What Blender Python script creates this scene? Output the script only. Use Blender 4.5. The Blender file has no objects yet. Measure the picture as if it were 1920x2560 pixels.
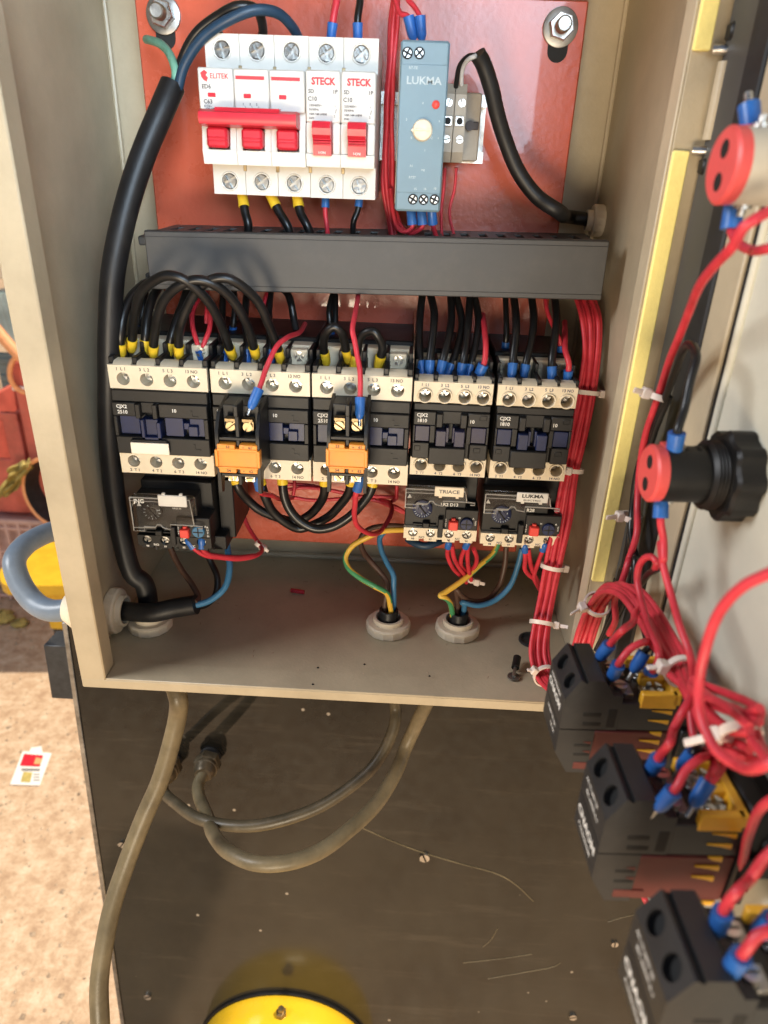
import bpy, math, random
from mathutils import Vector, Matrix
random.seed(7)
S = 0.001                                   # everything below is in millimetres
sc = bpy.context.scene
col = sc.collection
# ------------------------------------------------------------------ camera
CAM = Vector((168.585, -473.582, 131.472))
R_ = Vector((0.99858552, 0.04165622, 0.03304107))
U_ = Vector((-0.0480142, 0.43957471, 0.8969218))
F_ = Vector((-0.02283835, 0.89723956, -0.44095303))
FPX = 1764.345
cam = bpy.data.objects.new('camera', bpy.data.cameras.new('camera'))
col.objects.link(cam); sc.camera = cam
cam.matrix_world = Matrix(((R_.x, U_.x, -F_.x, CAM.x*S), (R_.y, U_.y, -F_.y, CAM.y*S), (R_.z, U_.z, -F_.z, CAM.z*S), (0, 0, 0, 1)))
cam.data.sensor_fit = 'VERTICAL'; cam.data.sensor_height = 24.0
cam.data.lens = FPX/2560*24.0
cam.data.clip_start = 0.01; cam.data.clip_end = 200
cam.data.dof.use_dof = True; cam.data.dof.focus_distance = 0.43; cam.data.dof.aperture_fstop = 7.0
# ------------------------------------------------------------------ light
SUN_EL, SUN_AZ = 62.0, -80.0                  # sun stands high to the right, behind the open door
wd = bpy.data.worlds.new('World'); sc.world = wd; wd.use_nodes = True
nt = wd.node_tree; bgn = nt.nodes['Background']
sky = nt.nodes.new('ShaderNodeTexSky'); sky.sky_type = 'NISHITA'; sky.sun_disc = False
sky.sun_elevation = math.radians(SUN_EL); sky.sun_rotation = math.radians(-SUN_AZ)
sky.air_density = 1.0; sky.dust_density = 4.0; sky.ozone_density = 1.0
nt.links.new(sky.outputs[0], bgn.inputs[0]); bgn.inputs[1].default_value = 0.045
sun = bpy.data.objects.new('sun', bpy.data.lights.new('sun', 'SUN')); col.objects.link(sun)
sun.data.energy = 3.5; sun.data.angle = math.radians(2.0); sun.data.color = (1.0, 0.86, 0.66)
sd = Vector((-math.sin(math.radians(SUN_AZ))*math.cos(math.radians(SUN_EL)), math.cos(math.radians(SUN_AZ))*math.cos(math.radians(SUN_EL)), math.sin(math.radians(SUN_EL))))
sun.rotation_euler = sd.to_track_quat('Z', 'Y').to_euler()
def area(name, loc, target, size, power, color):
    l = bpy.data.objects.new(name, bpy.data.lights.new(name, 'AREA')); col.objects.link(l)
    l.data.shape = 'DISK'; l.data.size = size; l.data.energy = power; l.data.color = color
    l.location = Vector(loc)*S
    l.rotation_euler = (Vector(loc)-Vector(target)).to_track_quat('Z', 'Y').to_euler()
    return l
area('ground_bounce', (20, -1250, -330), (140, -80, -10), 0.34, 9.0, (1.0, 0.84, 0.62))  # added lamp standing in for warm light bounced off sunlit ground
area('door_fill', (-950, -420, 620), (290, -280, -20), 0.55, 12.0, (0.97, 0.98, 1.0))  # added fill from the upper left to brighten the door, like open sky
l_ = area('upper_fill', (262, -640, 320), (40, -20, 218), 0.36, 0.56, (0.66, 0.83, 1.0)); l_.data.spread = math.radians(50)  # unseen cool fill, added to tint the upper part of the box
sc.view_settings.view_transform = 'Standard'; sc.view_settings.look = 'None'
sc.view_settings.exposure = 0.4; sc.view_settings.gamma = 1.0
# ------------------------------------------------------------------ pixels to places (photo pixels, 1920 x 2560)
def ray(u, v): return F_*FPX + R_*(u-960) - U_*(v-1280)
def onY(u, v, y): r = ray(u, v); return CAM + r*((y-CAM.y)/r.y)
def onX(u, v, x): r = ray(u, v); return CAM + r*((x-CAM.x)/r.x)
def onZ(u, v, z): r = ray(u, v); return CAM + r*((z-CAM.z)/r.z)
def onR(u, v, d): return CAM + ray(u, v).normalized()*d
TH = math.radians(92.2)                     # the door stands open 92 degrees
DB = Vector((-math.cos(TH), -math.sin(TH), 0)); DA = Vector((-math.sin(TH), math.cos(TH), 0)); H0 = Vector((288, -135, 0))
def DP(a, b, c): return H0 + DA*a + DB*b + Vector((0, 0, c))
def onA(u, v, a):
    o = H0 + DA*a; r = ray(u, v); return CAM + r*(((o-CAM).dot(DA))/r.dot(DA))
PT = math.radians(5.0); PN = Vector((0, -math.cos(PT), math.sin(PT))); PO = Vector((0, 32, -160))
PUP = Vector((0, math.sin(PT), math.cos(PT)))
def onP(u, v, off=0):
    o = PO + PN*off; r = ray(u, v); return CAM + r*(((o-CAM).dot(PN))/r.dot(PN))
K = dict(D=(0, 0, .864063), K1=(200, 0, 2.0738), K2=(850, 0, 2.0738), K3=(220, 560, 2.765), K4=(720, 700, 4.1475), K5=(980, 700, 2.860),
         K6=(250, 960, 3.318), K7=(700, 960, 3.318), K8=(980, 960, 3.318), B2=(0, 800, 2.458), B3=(220, 1380, 1.8433), B4=(0, 1560, 1.659),
         B5=(900, 1700, 1.6265), B6=(1320, 1350, 2.765), B7=(1420, 750, 3.16), B8=(1420, 0, 2.95), C2=(1420, 1840, 4.1475), C1=(1340, 1580, 5.53), C3=(1540, 2200, 4.366), E=(500, 1360, 1.659))
def px(k, x, y): a = K[k]; return a[0]+x/a[2], a[1]+y/a[2]
def pts(k, L, dy=0):
    """L: (x, y, depth); depth = y plane in mm, or ('a',door offset) ('x',..) ('z',..) ('r',distance) ('p',panel offset)"""
    out = []
    for e in L:
        if len(e) == 4: kk, x, y, d = e
        else: kk = k; x, y, d = e
        u, v = px(kk, x, y)
        if isinstance(d, tuple): out.append({'a': onA, 'x': onX, 'z': onZ, 'r': onR, 'p': onP}[d[0]](u, v, d[1]))
        else: out.append(onY(u, v, d))
    return out
# ------------------------------------------------------------------ materials
def lin(c):
    if isinstance(c, str):
        c = [int(c[i:i+2], 16)/255 for i in (0, 2, 4)]
        c = [x/12.92 if x < .04045 else ((x+.055)/1.055)**2.4 for x in c]
    return (c[0], c[1], c[2], 1)
def mat(name, color, rough=.45, metal=0, var=.12, vscale=90, bump=0, bscale=600, spec=.5, trans=0, ior=1.45, coat=0, dust=0, rvar=.12, color2=None, wear=0):
    m = bpy.data.materials.new(name); m.use_nodes = True; t = m.node_tree; N = t.nodes; L = t.links
    b = N['Principled BSDF']; c = lin(color)
    b.inputs['Roughness'].default_value = rough; b.inputs['Metallic'].default_value = metal
    b.inputs['Specular IOR Level'].default_value = spec; b.inputs['IOR'].default_value = ior
    b.inputs['Transmission Weight'].default_value = trans; b.inputs['Coat Weight'].default_value = coat
    tc = N.new('ShaderNodeTexCoord'); src = tc.outputs['Object']
    n1 = N.new('ShaderNodeTexNoise'); n1.inputs['Scale'].default_value = vscale; n1.inputs['Detail'].default_value = 6; n1.inputs['Roughness'].default_value = .65
    L.new(src, n1.inputs['Vector'])
    mx = N.new('ShaderNodeMix'); mx.data_type = 'RGBA'
    c2 = lin(color2) if color2 else tuple(x*(1-var*2.2) for x in c[:3])+(1,)
    mx.inputs[6].default_value = c2; mx.inputs[7].default_value = c if color2 else tuple(min(1, x*(1+var*.6)) for x in c[:3])+(1,)
    rp = N.new('ShaderNodeMapRange'); rp.inputs[1].default_value = .3; rp.inputs[2].default_value = .7
    L.new(n1.outputs[0], rp.inputs[0]); L.new(rp.outputs[0], mx.inputs[0])
    out = mx.outputs[2]
    if dust:
        n2 = N.new('ShaderNodeTexNoise'); n2.inputs['Scale'].default_value = 35; n2.inputs['Detail'].default_value = 9; n2.inputs['Roughness'].default_value = .75
        L.new(src, n2.inputs['Vector'])
        r2 = N.new('ShaderNodeMapRange'); r2.inputs[1].default_value = .52; r2.inputs[2].default_value = .78; r2.inputs[4].default_value = dust
        L.new(n2.outputs[0], r2.inputs[0])
        m2 = N.new('ShaderNodeMix'); m2.data_type = 'RGBA'; m2.inputs[7].default_value = (.36, .28, .19, 1)
        L.new(out, m2.inputs[6]); L.new(r2.outputs[0], m2.inputs[0]); out = m2.outputs[2]
    if wear:
        n3 = N.new('ShaderNodeTexVoronoi'); n3.inputs['Scale'].default_value = 60; n3.inputs['Randomness'].default_value = 1
        L.new(src, n3.inputs['Vector'])
        r3 = N.new('ShaderNodeMapRange'); r3.inputs[1].default_value = .07; r3.inputs[2].default_value = .035; r3.inputs[4].default_value = wear
        L.new(n3.outputs['Distance'], r3.inputs[0])
        m3 = N.new('ShaderNodeMix'); m3.data_type = 'RGBA'; m3.inputs[7].default_value = (.06, .045, .03, 1)
        L.new(out, m3.inputs[6]); L.new(r3.outputs[0], m3.inputs[0]); out = m3.outputs[2]
    L.new(out, b.inputs['Base Color'])
    rr = N.new('ShaderNodeMapRange'); rr.inputs[3].default_value = max(.02, rough-rvar); rr.inputs[4].default_value = min(1, rough+rvar)
    L.new(n1.outputs[0], rr.inputs[0]); L.new(rr.outputs[0], b.inputs['Roughness'])
    if bump:
        nb = N.new('ShaderNodeTexNoise'); nb.inputs['Scale'].default_value = bscale; nb.inputs['Detail'].default_value = 2
        L.new(src, nb.inputs['Vector'])
        bp = N.new('ShaderNodeBump'); bp.inputs['Strength'].default_value = bump; bp.inputs['Distance'].default_value = .0006
        L.new(nb.outputs[0], bp.inputs['Height']); L.new(bp.outputs[0], b.inputs['Normal'])
    return m
M = dict(
 paint=mat('beige_powder_coat', (.48, .405, .28), .40, var=.11, vscale=14, bump=.22, bscale=520, dust=.20, wear=.0),
 doorpaint=mat('door_powder_coat', (.58, .565, .47), .45, var=.07, vscale=10, bump=.15, bscale=520, dust=.06),
 orange=mat('orange_enamel', (.52, .098, .050), .28, var=.10, vscale=18, bump=.26, bscale=300, coat=.35, dust=.06),
 cream=mat('cream_plastic', (.74, .64, .47), .42, var=.05, vscale=60, bump=.05, bscale=1500, dust=.10),
 white=mat('white_plastic', (.64, .62, .57), .38, var=.04, vscale=50, dust=.08),
 tag=mat('blank_white_tag', (.90, .82, .68), .5, var=.03),
 black=mat('black_plastic', (.010, .0098, .0100), .45, var=.3, vscale=50, bump=.10, bscale=2200, dust=.025, spec=.4),
 dkgrey=mat('charcoal_plastic', (.0155, .0148, .0145), .48, var=.2, vscale=50, bump=.1, bscale=2200, dust=.03, spec=.4),
 hole=mat('deep_black', (.006, .006, .006), .7, var=.1),
 blueslide=mat('navy_slider_plastic', (.010, .018, .070), .42, var=.2, vscale=60),
 violet=mat('violet_slider_plastic', (.030, .027, .062), .45, var=.2, vscale=60),
 orangeclip=mat('orange_clip_plastic', (.76, .27, .030), .45, var=.06, vscale=80, dust=.06),
 red=mat('red_plastic', (.60, .022, .040), .36, var=.08, vscale=60),
 redbtn=mat('red_button_plastic', (.72, .06, .045), .4, var=.06),
 wred=mat('red_wire_insulation', (.60, .036, .055), .42, var=.16, vscale=70, dust=.10, bump=.08, bscale=900),
 wblack=mat('black_wire_insulation', (.0085, .0085, .009), .34, var=.25, vscale=90),
 cable=mat('black_cable_sheath', (.010, .0105, .012), .46, var=.25, vscale=60, bump=.1, bscale=900, dust=.03),
 wblue=mat('blue_wire_insulation', (.045, .17, .32), .42, var=.1),
 wsteel=mat('steel_blue_wire_insulation', (.015, .042, .080), .42, var=.1),
 wbrown=mat('brown_wire_insulation', (.085, .045, .03), .45, var=.1),
 wgreen=mat('pale_green_wire_insulation', (.16, .36, .26), .4, var=.25, vscale=60),
 wwhite=mat('white_wire_insulation', (.55, .55, .55), .5, var=.1),
 fyel=mat('yellow_ferrule_plastic', (.78, .53, .03), .40, var=.08, vscale=120),
 fblue=mat('blue_ferrule_plastic', (.025, .125, .42), .36, var=.10, vscale=120),
 metal=mat('zinc_plated_steel', (.66, .65, .62), .30, 1, var=.18, vscale=220, bump=.25, bscale=1500),
 screwsteel=mat('dull_screw_steel', (.34, .335, .32), .36, 1, var=.25, vscale=220, bump=.3, bscale=1500),
 brass=mat('brass', (.40, .31, .18), .42, 1, var=.18, vscale=220),
 steel=mat('dull_steel', (.40, .39, .37), .45, 1, var=.25, vscale=60, dust=.2),
 copper=mat('copper_strands', (.75, .32, .16), .35, 1),
 duct=mat('grey_duct_pvc', (.062, .061, .060), .48, var=.14, vscale=20, dust=.06),
 relay=mat('blue_grey_relay_plastic', (.165, .255, .31), .46, var=.05, vscale=40, dust=.06),
 railgrey=mat('grey_beige_terminal_plastic', (.36, .325, .27), .5, var=.1, vscale=80, dust=.15),
 knob=mat('ivory_knob_plastic', (.78, .68, .52), .45, var=.05),
 gland=mat('off_white_nylon', (.78, .68, .52), .46, var=.06, vscale=80, dust=.12),
 tie=mat('translucent_nylon_tie', (.72, .62, .55), .42, var=.06),
 rimsun=mat('sunlit_rim_yellow', (.98, .84, .30), .9, var=.03, vscale=260, bump=.25, bscale=700),  # bright yellow stands for sunlight on the right rim
 gasket=mat('black_rubber_gasket', (.014, .014, .015), .6, var=.2),
 lampbeige=mat('beige_lamp_plastic', (.50, .45, .36), .45, var=.05),
 lampred=mat('lamp_red_plastic', (.66, .08, .075), .42, var=.06),
 switch=mat('switch_charcoal_plastic', (.021, .0215, .023), .42, var=.15, vscale=40, bump=.12, bscale=1800, dust=.04),
 maroon=mat('dark_red_contact_plastic', (.125, .022, .017), .55, var=.12, vscale=60),
 amber=mat('amber_contact_plastic', (.80, .42, .03), .4, var=.08),
 inkw=mat('white_print', (.75, .74, .70), .6, var=.02), inkg=mat('grey_print', (.055, .050, .055), .6, var=.02),
 inkb=mat('blue_black_print', (.025, .035, .10), .6, var=.02), inkr=mat('red_print', (.62, .04, .05), .5, var=.02),
 inkpale=mat('pale_print', (.42, .49, .52), .6, var=.02), inkd=mat('dark_print', (.03, .03, .03), .6, var=.02),
 clear=mat('clear_polycarbonate', (.96, .96, .96), .06, trans=1.0, ior=1.30, rvar=.03, var=.0),
 greycable=mat('grey_cable_sheath', (.19, .235, .29), .35, var=.10, vscale=60, bump=.1, bscale=700, dust=.15),
 olivecable=mat('dusty_olive_cable_sheath', (.20, .16, .09), .42, var=.25, vscale=28, bump=.15, bscale=500, dust=.35),
 darkcable=mat('dirty_dark_cable_sheath', (.105, .085, .05), .40, var=.2, vscale=50, bump=.15, bscale=500, dust=.3),
 yellow=mat('yellow_paint', (.74, .46, .03), .40, var=.10, vscale=25, wear=.55),
 domeyellow=mat('yellow_gloss_paint', (.80, .50, .02), .28, var=.06, vscale=12, dust=.10, coat=.2),
 crate=mat('red_crate_plastic', (.66, .15, .11), .5, var=.15, vscale=15, dust=.25),
 pink=mat('faded_pink_plastic', (.62, .42, .38), .6, var=.1, vscale=15), orangehose=mat('orange_hose', (.85, .38, .17), .5, var=.1),
 rag=mat('yellow_cloth', (.50, .40, .13), .9, var=.25, vscale=40), dark=mat('dark_steel', (.05, .052, .055), .45, .3, var=.2),
 greenpipe=mat('pale_green_pipe_plastic', (.50, .64, .62), .4, var=.2, vscale=20), paper=mat('white_printed_paper', (.80, .78, .75), .6, var=.05),
 grit=mat('pale_grit', (.54, .41, .29), .85, var=.35, vscale=9),
 tealgrey=mat('grey_green_plastic', (.22, .28, .28), .5, var=.2, vscale=12),
 wood=mat('worn_wood', (.32, .23, .13), .7, var=.25, vscale=30), creambox=mat('cream_card', (.86, .78, .62), .7, var=.15, vscale=14),
)
# yellow/green striped insulation
def stripe_mat():
    m = bpy.data.materials.new('yellow_green_striped_insulation'); m.use_nodes = True; N = m.node_tree.nodes; L = m.node_tree.links
    b = N['Principled BSDF']; b.inputs['Roughness'].default_value = .4
    a = N.new('ShaderNodeAttribute'); a.attribute_name = 'ring'
    mr = N.new('ShaderNodeMath'); mr.operation = 'GREATER_THAN'; mr.inputs[1].default_value = .62
    L.new(a.outputs['Fac'], mr.inputs[0])
    mx = N.new('ShaderNodeMix'); mx.data_type = 'RGBA'; mx.inputs[6].default_value = (.66, .40, .05, 1); mx.inputs[7].default_value = (.05, .25, .10, 1)
    L.new(mr.outputs[0], mx.inputs[0]); L.new(mx.outputs[2], b.inputs['Base Color']); return m
M['stripe'] = stripe_mat()
# glossy dusty black sheet
def panel_mat():
    m = mat('black_phenolic_sheet', (.013, .0122, .0105), .26, var=.2, vscale=9, rvar=.10)
    t = m.node_tree; N = t.nodes; L = t.links; b = N['Principled BSDF']
    src = b.inputs['Base Color'].links[0].from_socket
    tc = N.new('ShaderNodeTexCoord')
    n = N.new('ShaderNodeTexNoise'); n.inputs['Scale'].default_value = 5; n.inputs['Detail'].default_value = 12; n.inputs['Roughness'].default_value = .66; n.inputs['Distortion'].default_value = .2
    L.new(tc.outputs['Object'], n.inputs['Vector'])
    # noise + a height term, browner lower down
    sep = N.new('ShaderNodeSeparateXYZ'); L.new(tc.outputs['Object'], sep.inputs[0])
    hr = N.new('ShaderNodeMapRange'); hr.inputs[1].default_value = .64; hr.inputs[2].default_value = .34; hr.inputs[3].default_value = -.16; hr.inputs[4].default_value = .14
    L.new(sep.outputs['Z'], hr.inputs[0])
    ad = N.new('ShaderNodeMath'); L.new(n.outputs[0], ad.inputs[0]); L.new(hr.outputs[0], ad.inputs[1])
    r = N.new('ShaderNodeMapRange'); r.inputs[1].default_value = .22; r.inputs[2].default_value = .95; r.inputs[4].default_value = .30
    L.new(ad.outputs[0], r.inputs[0])
    mx = N.new('ShaderNodeMix'); mx.data_type = 'RGBA'; mx.inputs[7].default_value = (.165, .140, .092, 1)
    L.new(src, mx.inputs[6]); L.new(r.outputs[0], mx.inputs[0])
    v = N.new('ShaderNodeTexVoronoi'); v.inputs['Scale'].default_value = 42; L.new(tc.outputs['Object'], v.inputs['Vector'])
    vr = N.new('ShaderNodeMapRange'); vr.inputs[1].default_value = .085; vr.inputs[2].default_value = .05
    L.new(v.outputs['Distance'], vr.inputs[0])
    gate = N.new('ShaderNodeMath'); gate.operation = 'GREATER_THAN'; gate.inputs[1].default_value = .55
    sp2 = N.new('ShaderNodeSeparateColor'); L.new(v.outputs['Color'], sp2.inputs[0]); L.new(sp2.outputs[0], gate.inputs[0])
    mu = N.new('ShaderNodeMath'); mu.operation = 'MULTIPLY'; L.new(vr.outputs[0], mu.inputs[0]); L.new(gate.outputs[0], mu.inputs[1])
    m2 = N.new('ShaderNodeMix'); m2.data_type = 'RGBA'; m2.inputs[7].default_value = (.42, .36, .28, 1)
    # wiped smears running diagonally
    mp = N.new('ShaderNodeMapping'); mp.inputs['Rotation'].default_value = (0, .6, 0); mp.inputs['Scale'].default_value = (3.5, 1, 26)
    L.new(tc.outputs['Object'], mp.inputs[0]); ns = N.new('ShaderNodeTexNoise'); ns.inputs['Scale'].default_value = 1.6; ns.inputs['Detail'].default_value = 8; ns.inputs['Roughness'].default_value = .7; L.new(mp.outputs[0], ns.inputs['Vector'])
    sr = N.new('ShaderNodeMapRange'); sr.inputs[1].default_value = .55; sr.inputs[2].default_value = .85; sr.inputs[4].default_value = .22; L.new(ns.outputs[0], sr.inputs[0])
    ms = N.new('ShaderNodeMix'); ms.data_type = 'RGBA'; ms.inputs[7].default_value = (.24, .20, .145, 1); L.new(mx.outputs[2], ms.inputs[6]); L.new(sr.outputs[0], ms.inputs[0])
    L.new(ms.outputs[2], m2.inputs[6]); L.new(mu.outputs[0], m2.inputs[0]); L.new(m2.outputs[2], b.inputs['Base Color'])
    rr = N.new('ShaderNodeMapRange'); rr.inputs[1].default_value = .35; rr.inputs[2].default_value = .8; rr.inputs[3].default_value = .04; rr.inputs[4].default_value = .17
    L.new(ad.outputs[0], rr.inputs[0]); L.new(rr.outputs[0], b.inputs['Roughness'])
    return m
M['panel'] = panel_mat()
def ground_mat():
    m = bpy.data.materials.new('worn_earth_floor'); m.use_nodes = True; t = m.node_tree; N = t.nodes; L = t.links; b = N['Principled BSDF']; b.inputs['Roughness'].default_value = .85
    tc = N.new('ShaderNodeTexCoord'); n = N.new('ShaderNodeTexNoise'); n.inputs['Scale'].default_value = 34; n.inputs['Detail'].default_value = 14; n.inputs['Roughness'].default_value = .78; n.inputs['Distortion'].default_value = .15
    L.new(tc.outputs['Object'], n.inputs['Vector'])
    cr = N.new('ShaderNodeValToRGB'); e = cr.color_ramp.elements
    e[0].position = .30; e[0].color = (.30, .185, .115, 1); e[1].position = .72; e[1].color = (.70, .59, .45, 1)
    x = e.new(.46); x.color = (.47, .325, .21, 1); x = e.new(.56); x.color = (.57, .43, .30, 1)
    L.new(n.outputs[0], cr.inputs[0]); L.new(cr.outputs[0], b.inputs['Base Color'])
    bp = N.new('ShaderNodeBump'); bp.inputs['Strength'].default_value = .5; bp.inputs['Distance'].default_value = .004; L.new(n.outputs[0], bp.inputs['Height']); L.new(bp.outputs[0], b.inputs['Normal'])
    return m
M['ground'] = ground_mat()
# ------------------------------------------------------------------ objects
ROOT = {}
def tag(o, label=None, cat=None, group=None, kind=None):
    if label: o['label'] = label
    if cat: o['category'] = cat
    if group: o['group'] = group
    if kind: o['kind'] = kind
    return o
def thing(name, label, cat, loc, group=None):
    o = bpy.data.objects.new(name, None); col.objects.link(o); o.location = Vector(loc)*S; o.empty_display_size = .01
    ROOT[o.name] = Vector(loc); return tag(o, label, cat, group)
def V(*a): return Vector(a)
_text = {}
def text_mesh(s, bold=0):
    k = (s, bold)
    if k not in _text:
        c = bpy.data.curves.new('t', 'FONT'); c.body = s; c.size = 1; c.resolution_u = 2; c.align_x = 'CENTER'; c.align_y = 'CENTER'; c.offset = bold
        o = bpy.data.objects.new('t', c); me = bpy.data.meshes.new_from_object(o)
        _text[k] = ([v.co.copy() for v in me.vertices], [tuple(p.vertices) for p in me.polygons])
        bpy.data.objects.remove(o); bpy.data.curves.remove(c); bpy.data.meshes.remove(me)
    return _text[k]
def catmull(P, n=8):
    P = [Vector(p) for p in P]
    if len(P) == 2: return [P[0].lerp(P[1], i/4) for i in range(5)]
    Q = [P[0]*2-P[1]] + P + [P[-1]*2-P[-2]]; out = []
    for i in range(1, len(Q)-2):
        p0, p1, p2, p3 = Q[i-1:i+3]
        t0 = 0; t1 = max(1e-3, (p1-p0).length)**.5; t2 = t1+max(1e-3, (p2-p1).length)**.5; t3 = t2+max(1e-3, (p3-p2).length)**.5
        for k in range(n):
            t = t1+(t2-t1)*k/n
            A1 = p0*((t1-t)/(t1-t0))+p1*((t-t0)/(t1-t0)); A2 = p1*((t2-t)/(t2-t1))+p2*((t-t1)/(t2-t1)); A3 = p2*((t3-t)/(t3-t2))+p3*((t-t2)/(t3-t2))
            B1 = A1*((t2-t)/(t2-t0))+A2*((t-t0)/(t2-t0)); B2 = A2*((t3-t)/(t3-t1))+A3*((t-t1)/(t3-t1))
            out.append(B1*((t2-t)/(t2-t1))+B2*((t-t1)/(t2-t1)))
    out.append(P[-1].copy()); return out
class MB:
    def __init__(s): s.v = []; s.f = []; s.ring = None
    def add(s, vs, fs):
        o = len(s.v); s.v += [Vector(v) for v in vs]; s.f += [tuple(i+o for i in f) for f in fs]; return s
    def box(s, x0, x1, y0, y1, z0, z1, c=.35, fr=None):
        """chamfered box; fr=(origin, X, Y, Z) places it in another frame"""
        x0, x1 = sorted((x0, x1)); y0, y1 = sorted((y0, y1)); z0, z1 = sorted((z0, z1))
        c = min(c, (x1-x0)*.4, (y1-y0)*.4, (z1-z0)*.4)
        vs = []; idx = {}
        lo = (x0, y0, z0); hi = (x1, y1, z1)
        for sx in (0, 1):
            for sy in (0, 1):
                for sz in (0, 1):
                    for ax in range(3):   # vertex lying on face 'ax'
                        p = []
                        for k, q in enumerate((sx, sy, sz)):
                            val = hi[k] if q else lo[k]
                            if k != ax: val += -c if q else c
                            p.append(val)
                        idx[(sx, sy, sz, ax)] = len(vs); vs.append(p)
        fs = []
        I = idx
        for ax in range(3):
            o = [k for k in range(3) if k != ax]
            for side in (0, 1):
                q = []
                for a, b in ((0, 0), (1, 0), (1, 1), (0, 1)):
                    t = [0, 0, 0]; t[ax] = side; t[o[0]] = a; t[o[1]] = b
                    q.append(I[(*t, ax)])
                fs.append(q)
        for ax in range(3):           # edges along ax
            o = [k for k in range(3) if k != ax]
            for a in (0, 1):
                for b in (0, 1):
                    t0 = [0, 0, 0]; t0[o[0]] = a; t0[o[1]] = b; t1 = t0[:]; t1[ax] = 1
                    fs.append([I[(*t0, o[0])], I[(*t1, o[0])], I[(*t1, o[1])], I[(*t0, o[1])]])
        for sx in (0, 1):
            for sy in (0, 1):
                for sz in (0, 1): fs.append([I[(sx, sy, sz, 0)], I[(sx, sy, sz, 1)], I[(sx, sy, sz, 2)]])
        # orient outward
        cen = Vector(((x0+x1)/2, (y0+y1)/2, (z0+z1)/2)); out = []
        for f in fs:
            P = [Vector(vs[i]) for i in f]; n = (P[1]-P[0]).cross(P[2]-P[0]); m = sum(P, Vector())/len(P)
            out.append(f if n.dot(m-cen) > 0 else f[::-1])
        if fr: vs = [fr[0]+fr[1]*p[0]+fr[2]*p[1]+fr[3]*p[2] for p in vs]
        return s.add(vs, out)
    def prism(s, poly, axis, a0, a1, fr=None):
        """poly = 2D points in the two other axes, in order"""
        n = len(poly); o = [k for k in range(3) if k != axis]; vs = []
        for a in (a0, a1):
            for p in poly:
                q = [0, 0, 0]; q[axis] = a; q[o[0]] = p[0]; q[o[1]] = p[1]; vs.append(Vector(q))
        fs = [list(range(n))[::-1], list(range(n, 2*n))] + [[i, (i+1) % n, (i+1) % n+n, i+n] for i in range(n)]
        ar = sum(poly[i][0]*poly[(i+1) % n][1]-poly[(i+1) % n][0]*poly[i][1] for i in range(n))
        flip = (ar > 0) != ((a1 > a0) != (axis == 1))
        if flip: fs = [f[::-1] for f in fs]
        if fr: vs = [fr[0]+fr[1]*p[0]+fr[2]*p[1]+fr[3]*p[2] for p in vs]
        return s.add(vs, fs)
    def tube(s, P, r, seg=10, caps=True, taper=None):
        P = [Vector(p) for p in P]; n = len(P); o = len(s.v)
        t = (P[1]-P[0]).normalized(); a = t.orthogonal().normalized()
        for i in range(n):
            t2 = (P[min(i+1, n-1)]-P[max(i-1, 0)]).normalized()
            if t2.length < .5: t2 = t
            a = (a-t2*a.dot(t2)).normalized(); b = t2.cross(a); t = t2
            rr = taper[i] if taper else r
            for k in range(seg):
                w = 2*math.pi*k/seg; s.v.append(P[i]+(a*math.cos(w)+b*math.sin(w))*rr)
        for i in range(n-1):
            for k in range(seg):
                s.f.append((o+i*seg+k, o+i*seg+(k+1) % seg, o+(i+1)*seg+(k+1) % seg, o+(i+1)*seg+k))
        if caps: s.f.append(tuple(o+k for k in range(seg))[::-1]); s.f.append(tuple(o+(n-1)*seg+k for k in range(seg)))
        return s
    def lathe(s, c, ax, prof, seg=24, ph=0, sx=None, caps=None):
        """prof = (distance along ax, radius)"""
        c = Vector(c); ax = Vector(ax).normalized()
        a = (sx or ax.orthogonal()).normalized(); a = (a-ax*a.dot(ax)).normalized(); b = ax.cross(a); o = len(s.v); n = len(prof)
        for h, r in prof:
            for k in range(seg):
                w = 2*math.pi*(k+ph)/seg; s.v.append(c+ax*h+(a*math.cos(w)+b*math.sin(w))*r)
        for i in range(n-1):
            for k in range(seg): s.f.append((o+i*seg+k, o+i*seg+(k+1) % seg, o+(i+1)*seg+(k+1) % seg, o+(i+1)*seg+k))
        if caps is None: caps = prof[0] != prof[-1]
        if caps and prof[0][1] > 1e-4: s.f.append(tuple(o+k for k in range(seg))[::-1])
        if caps and prof[-1][1] > 1e-4: s.f.append(tuple(o+(n-1)*seg+k for k in range(seg)))
        return s
    def holed(s, x0, x1, z0, z1, yf, yb, holes, hd, seg=20, fr=None):
        """front slab facing -y with round holes (cx,cz,r) in a row and walls back to yb; hole depth hd"""
        o0 = len(s.v)
        hs = sorted(holes); cuts = [x0]+[(hs[i][0]+hs[i+1][0])/2 for i in range(len(hs)-1)]+[x1]
        for i, (cx, cz, r) in enumerate(hs):
            a, b = cuts[i], cuts[i+1]; o = len(s.v)
            ang = [2*math.pi*k/seg for k in range(seg)]+[math.atan2(zz-cz, xx-cx) % (2*math.pi) for xx in (a, b) for zz in (z0, z1)]
            ang = sorted(set(round(w, 5) for w in ang)); n = len(ang)
            for w in ang:
                dx, dz = math.cos(w), math.sin(w)
                t = min(((b-cx)/dx if dx > 1e-9 else (a-cx)/dx if dx < -1e-9 else 1e9), ((z1-cz)/dz if dz > 1e-9 else (z0-cz)/dz if dz < -1e-9 else 1e9))
                s.v += [Vector((cx+dx*t, yf, cz+dz*t)), Vector((cx+dx*r, yf, cz+dz*r)), Vector((cx+dx*r, yf+hd, cz+dz*r))]
            for k in range(n):
                j = (k+1) % n
                s.f.append((o+3*k, o+3*j, o+3*j+1, o+3*k+1)); s.f.append((o+3*k+1, o+3*j+1, o+3*j+2, o+3*k+2))
            s.f.append(tuple(o+3*k+2 for k in range(n)))
        o = len(s.v)
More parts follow.
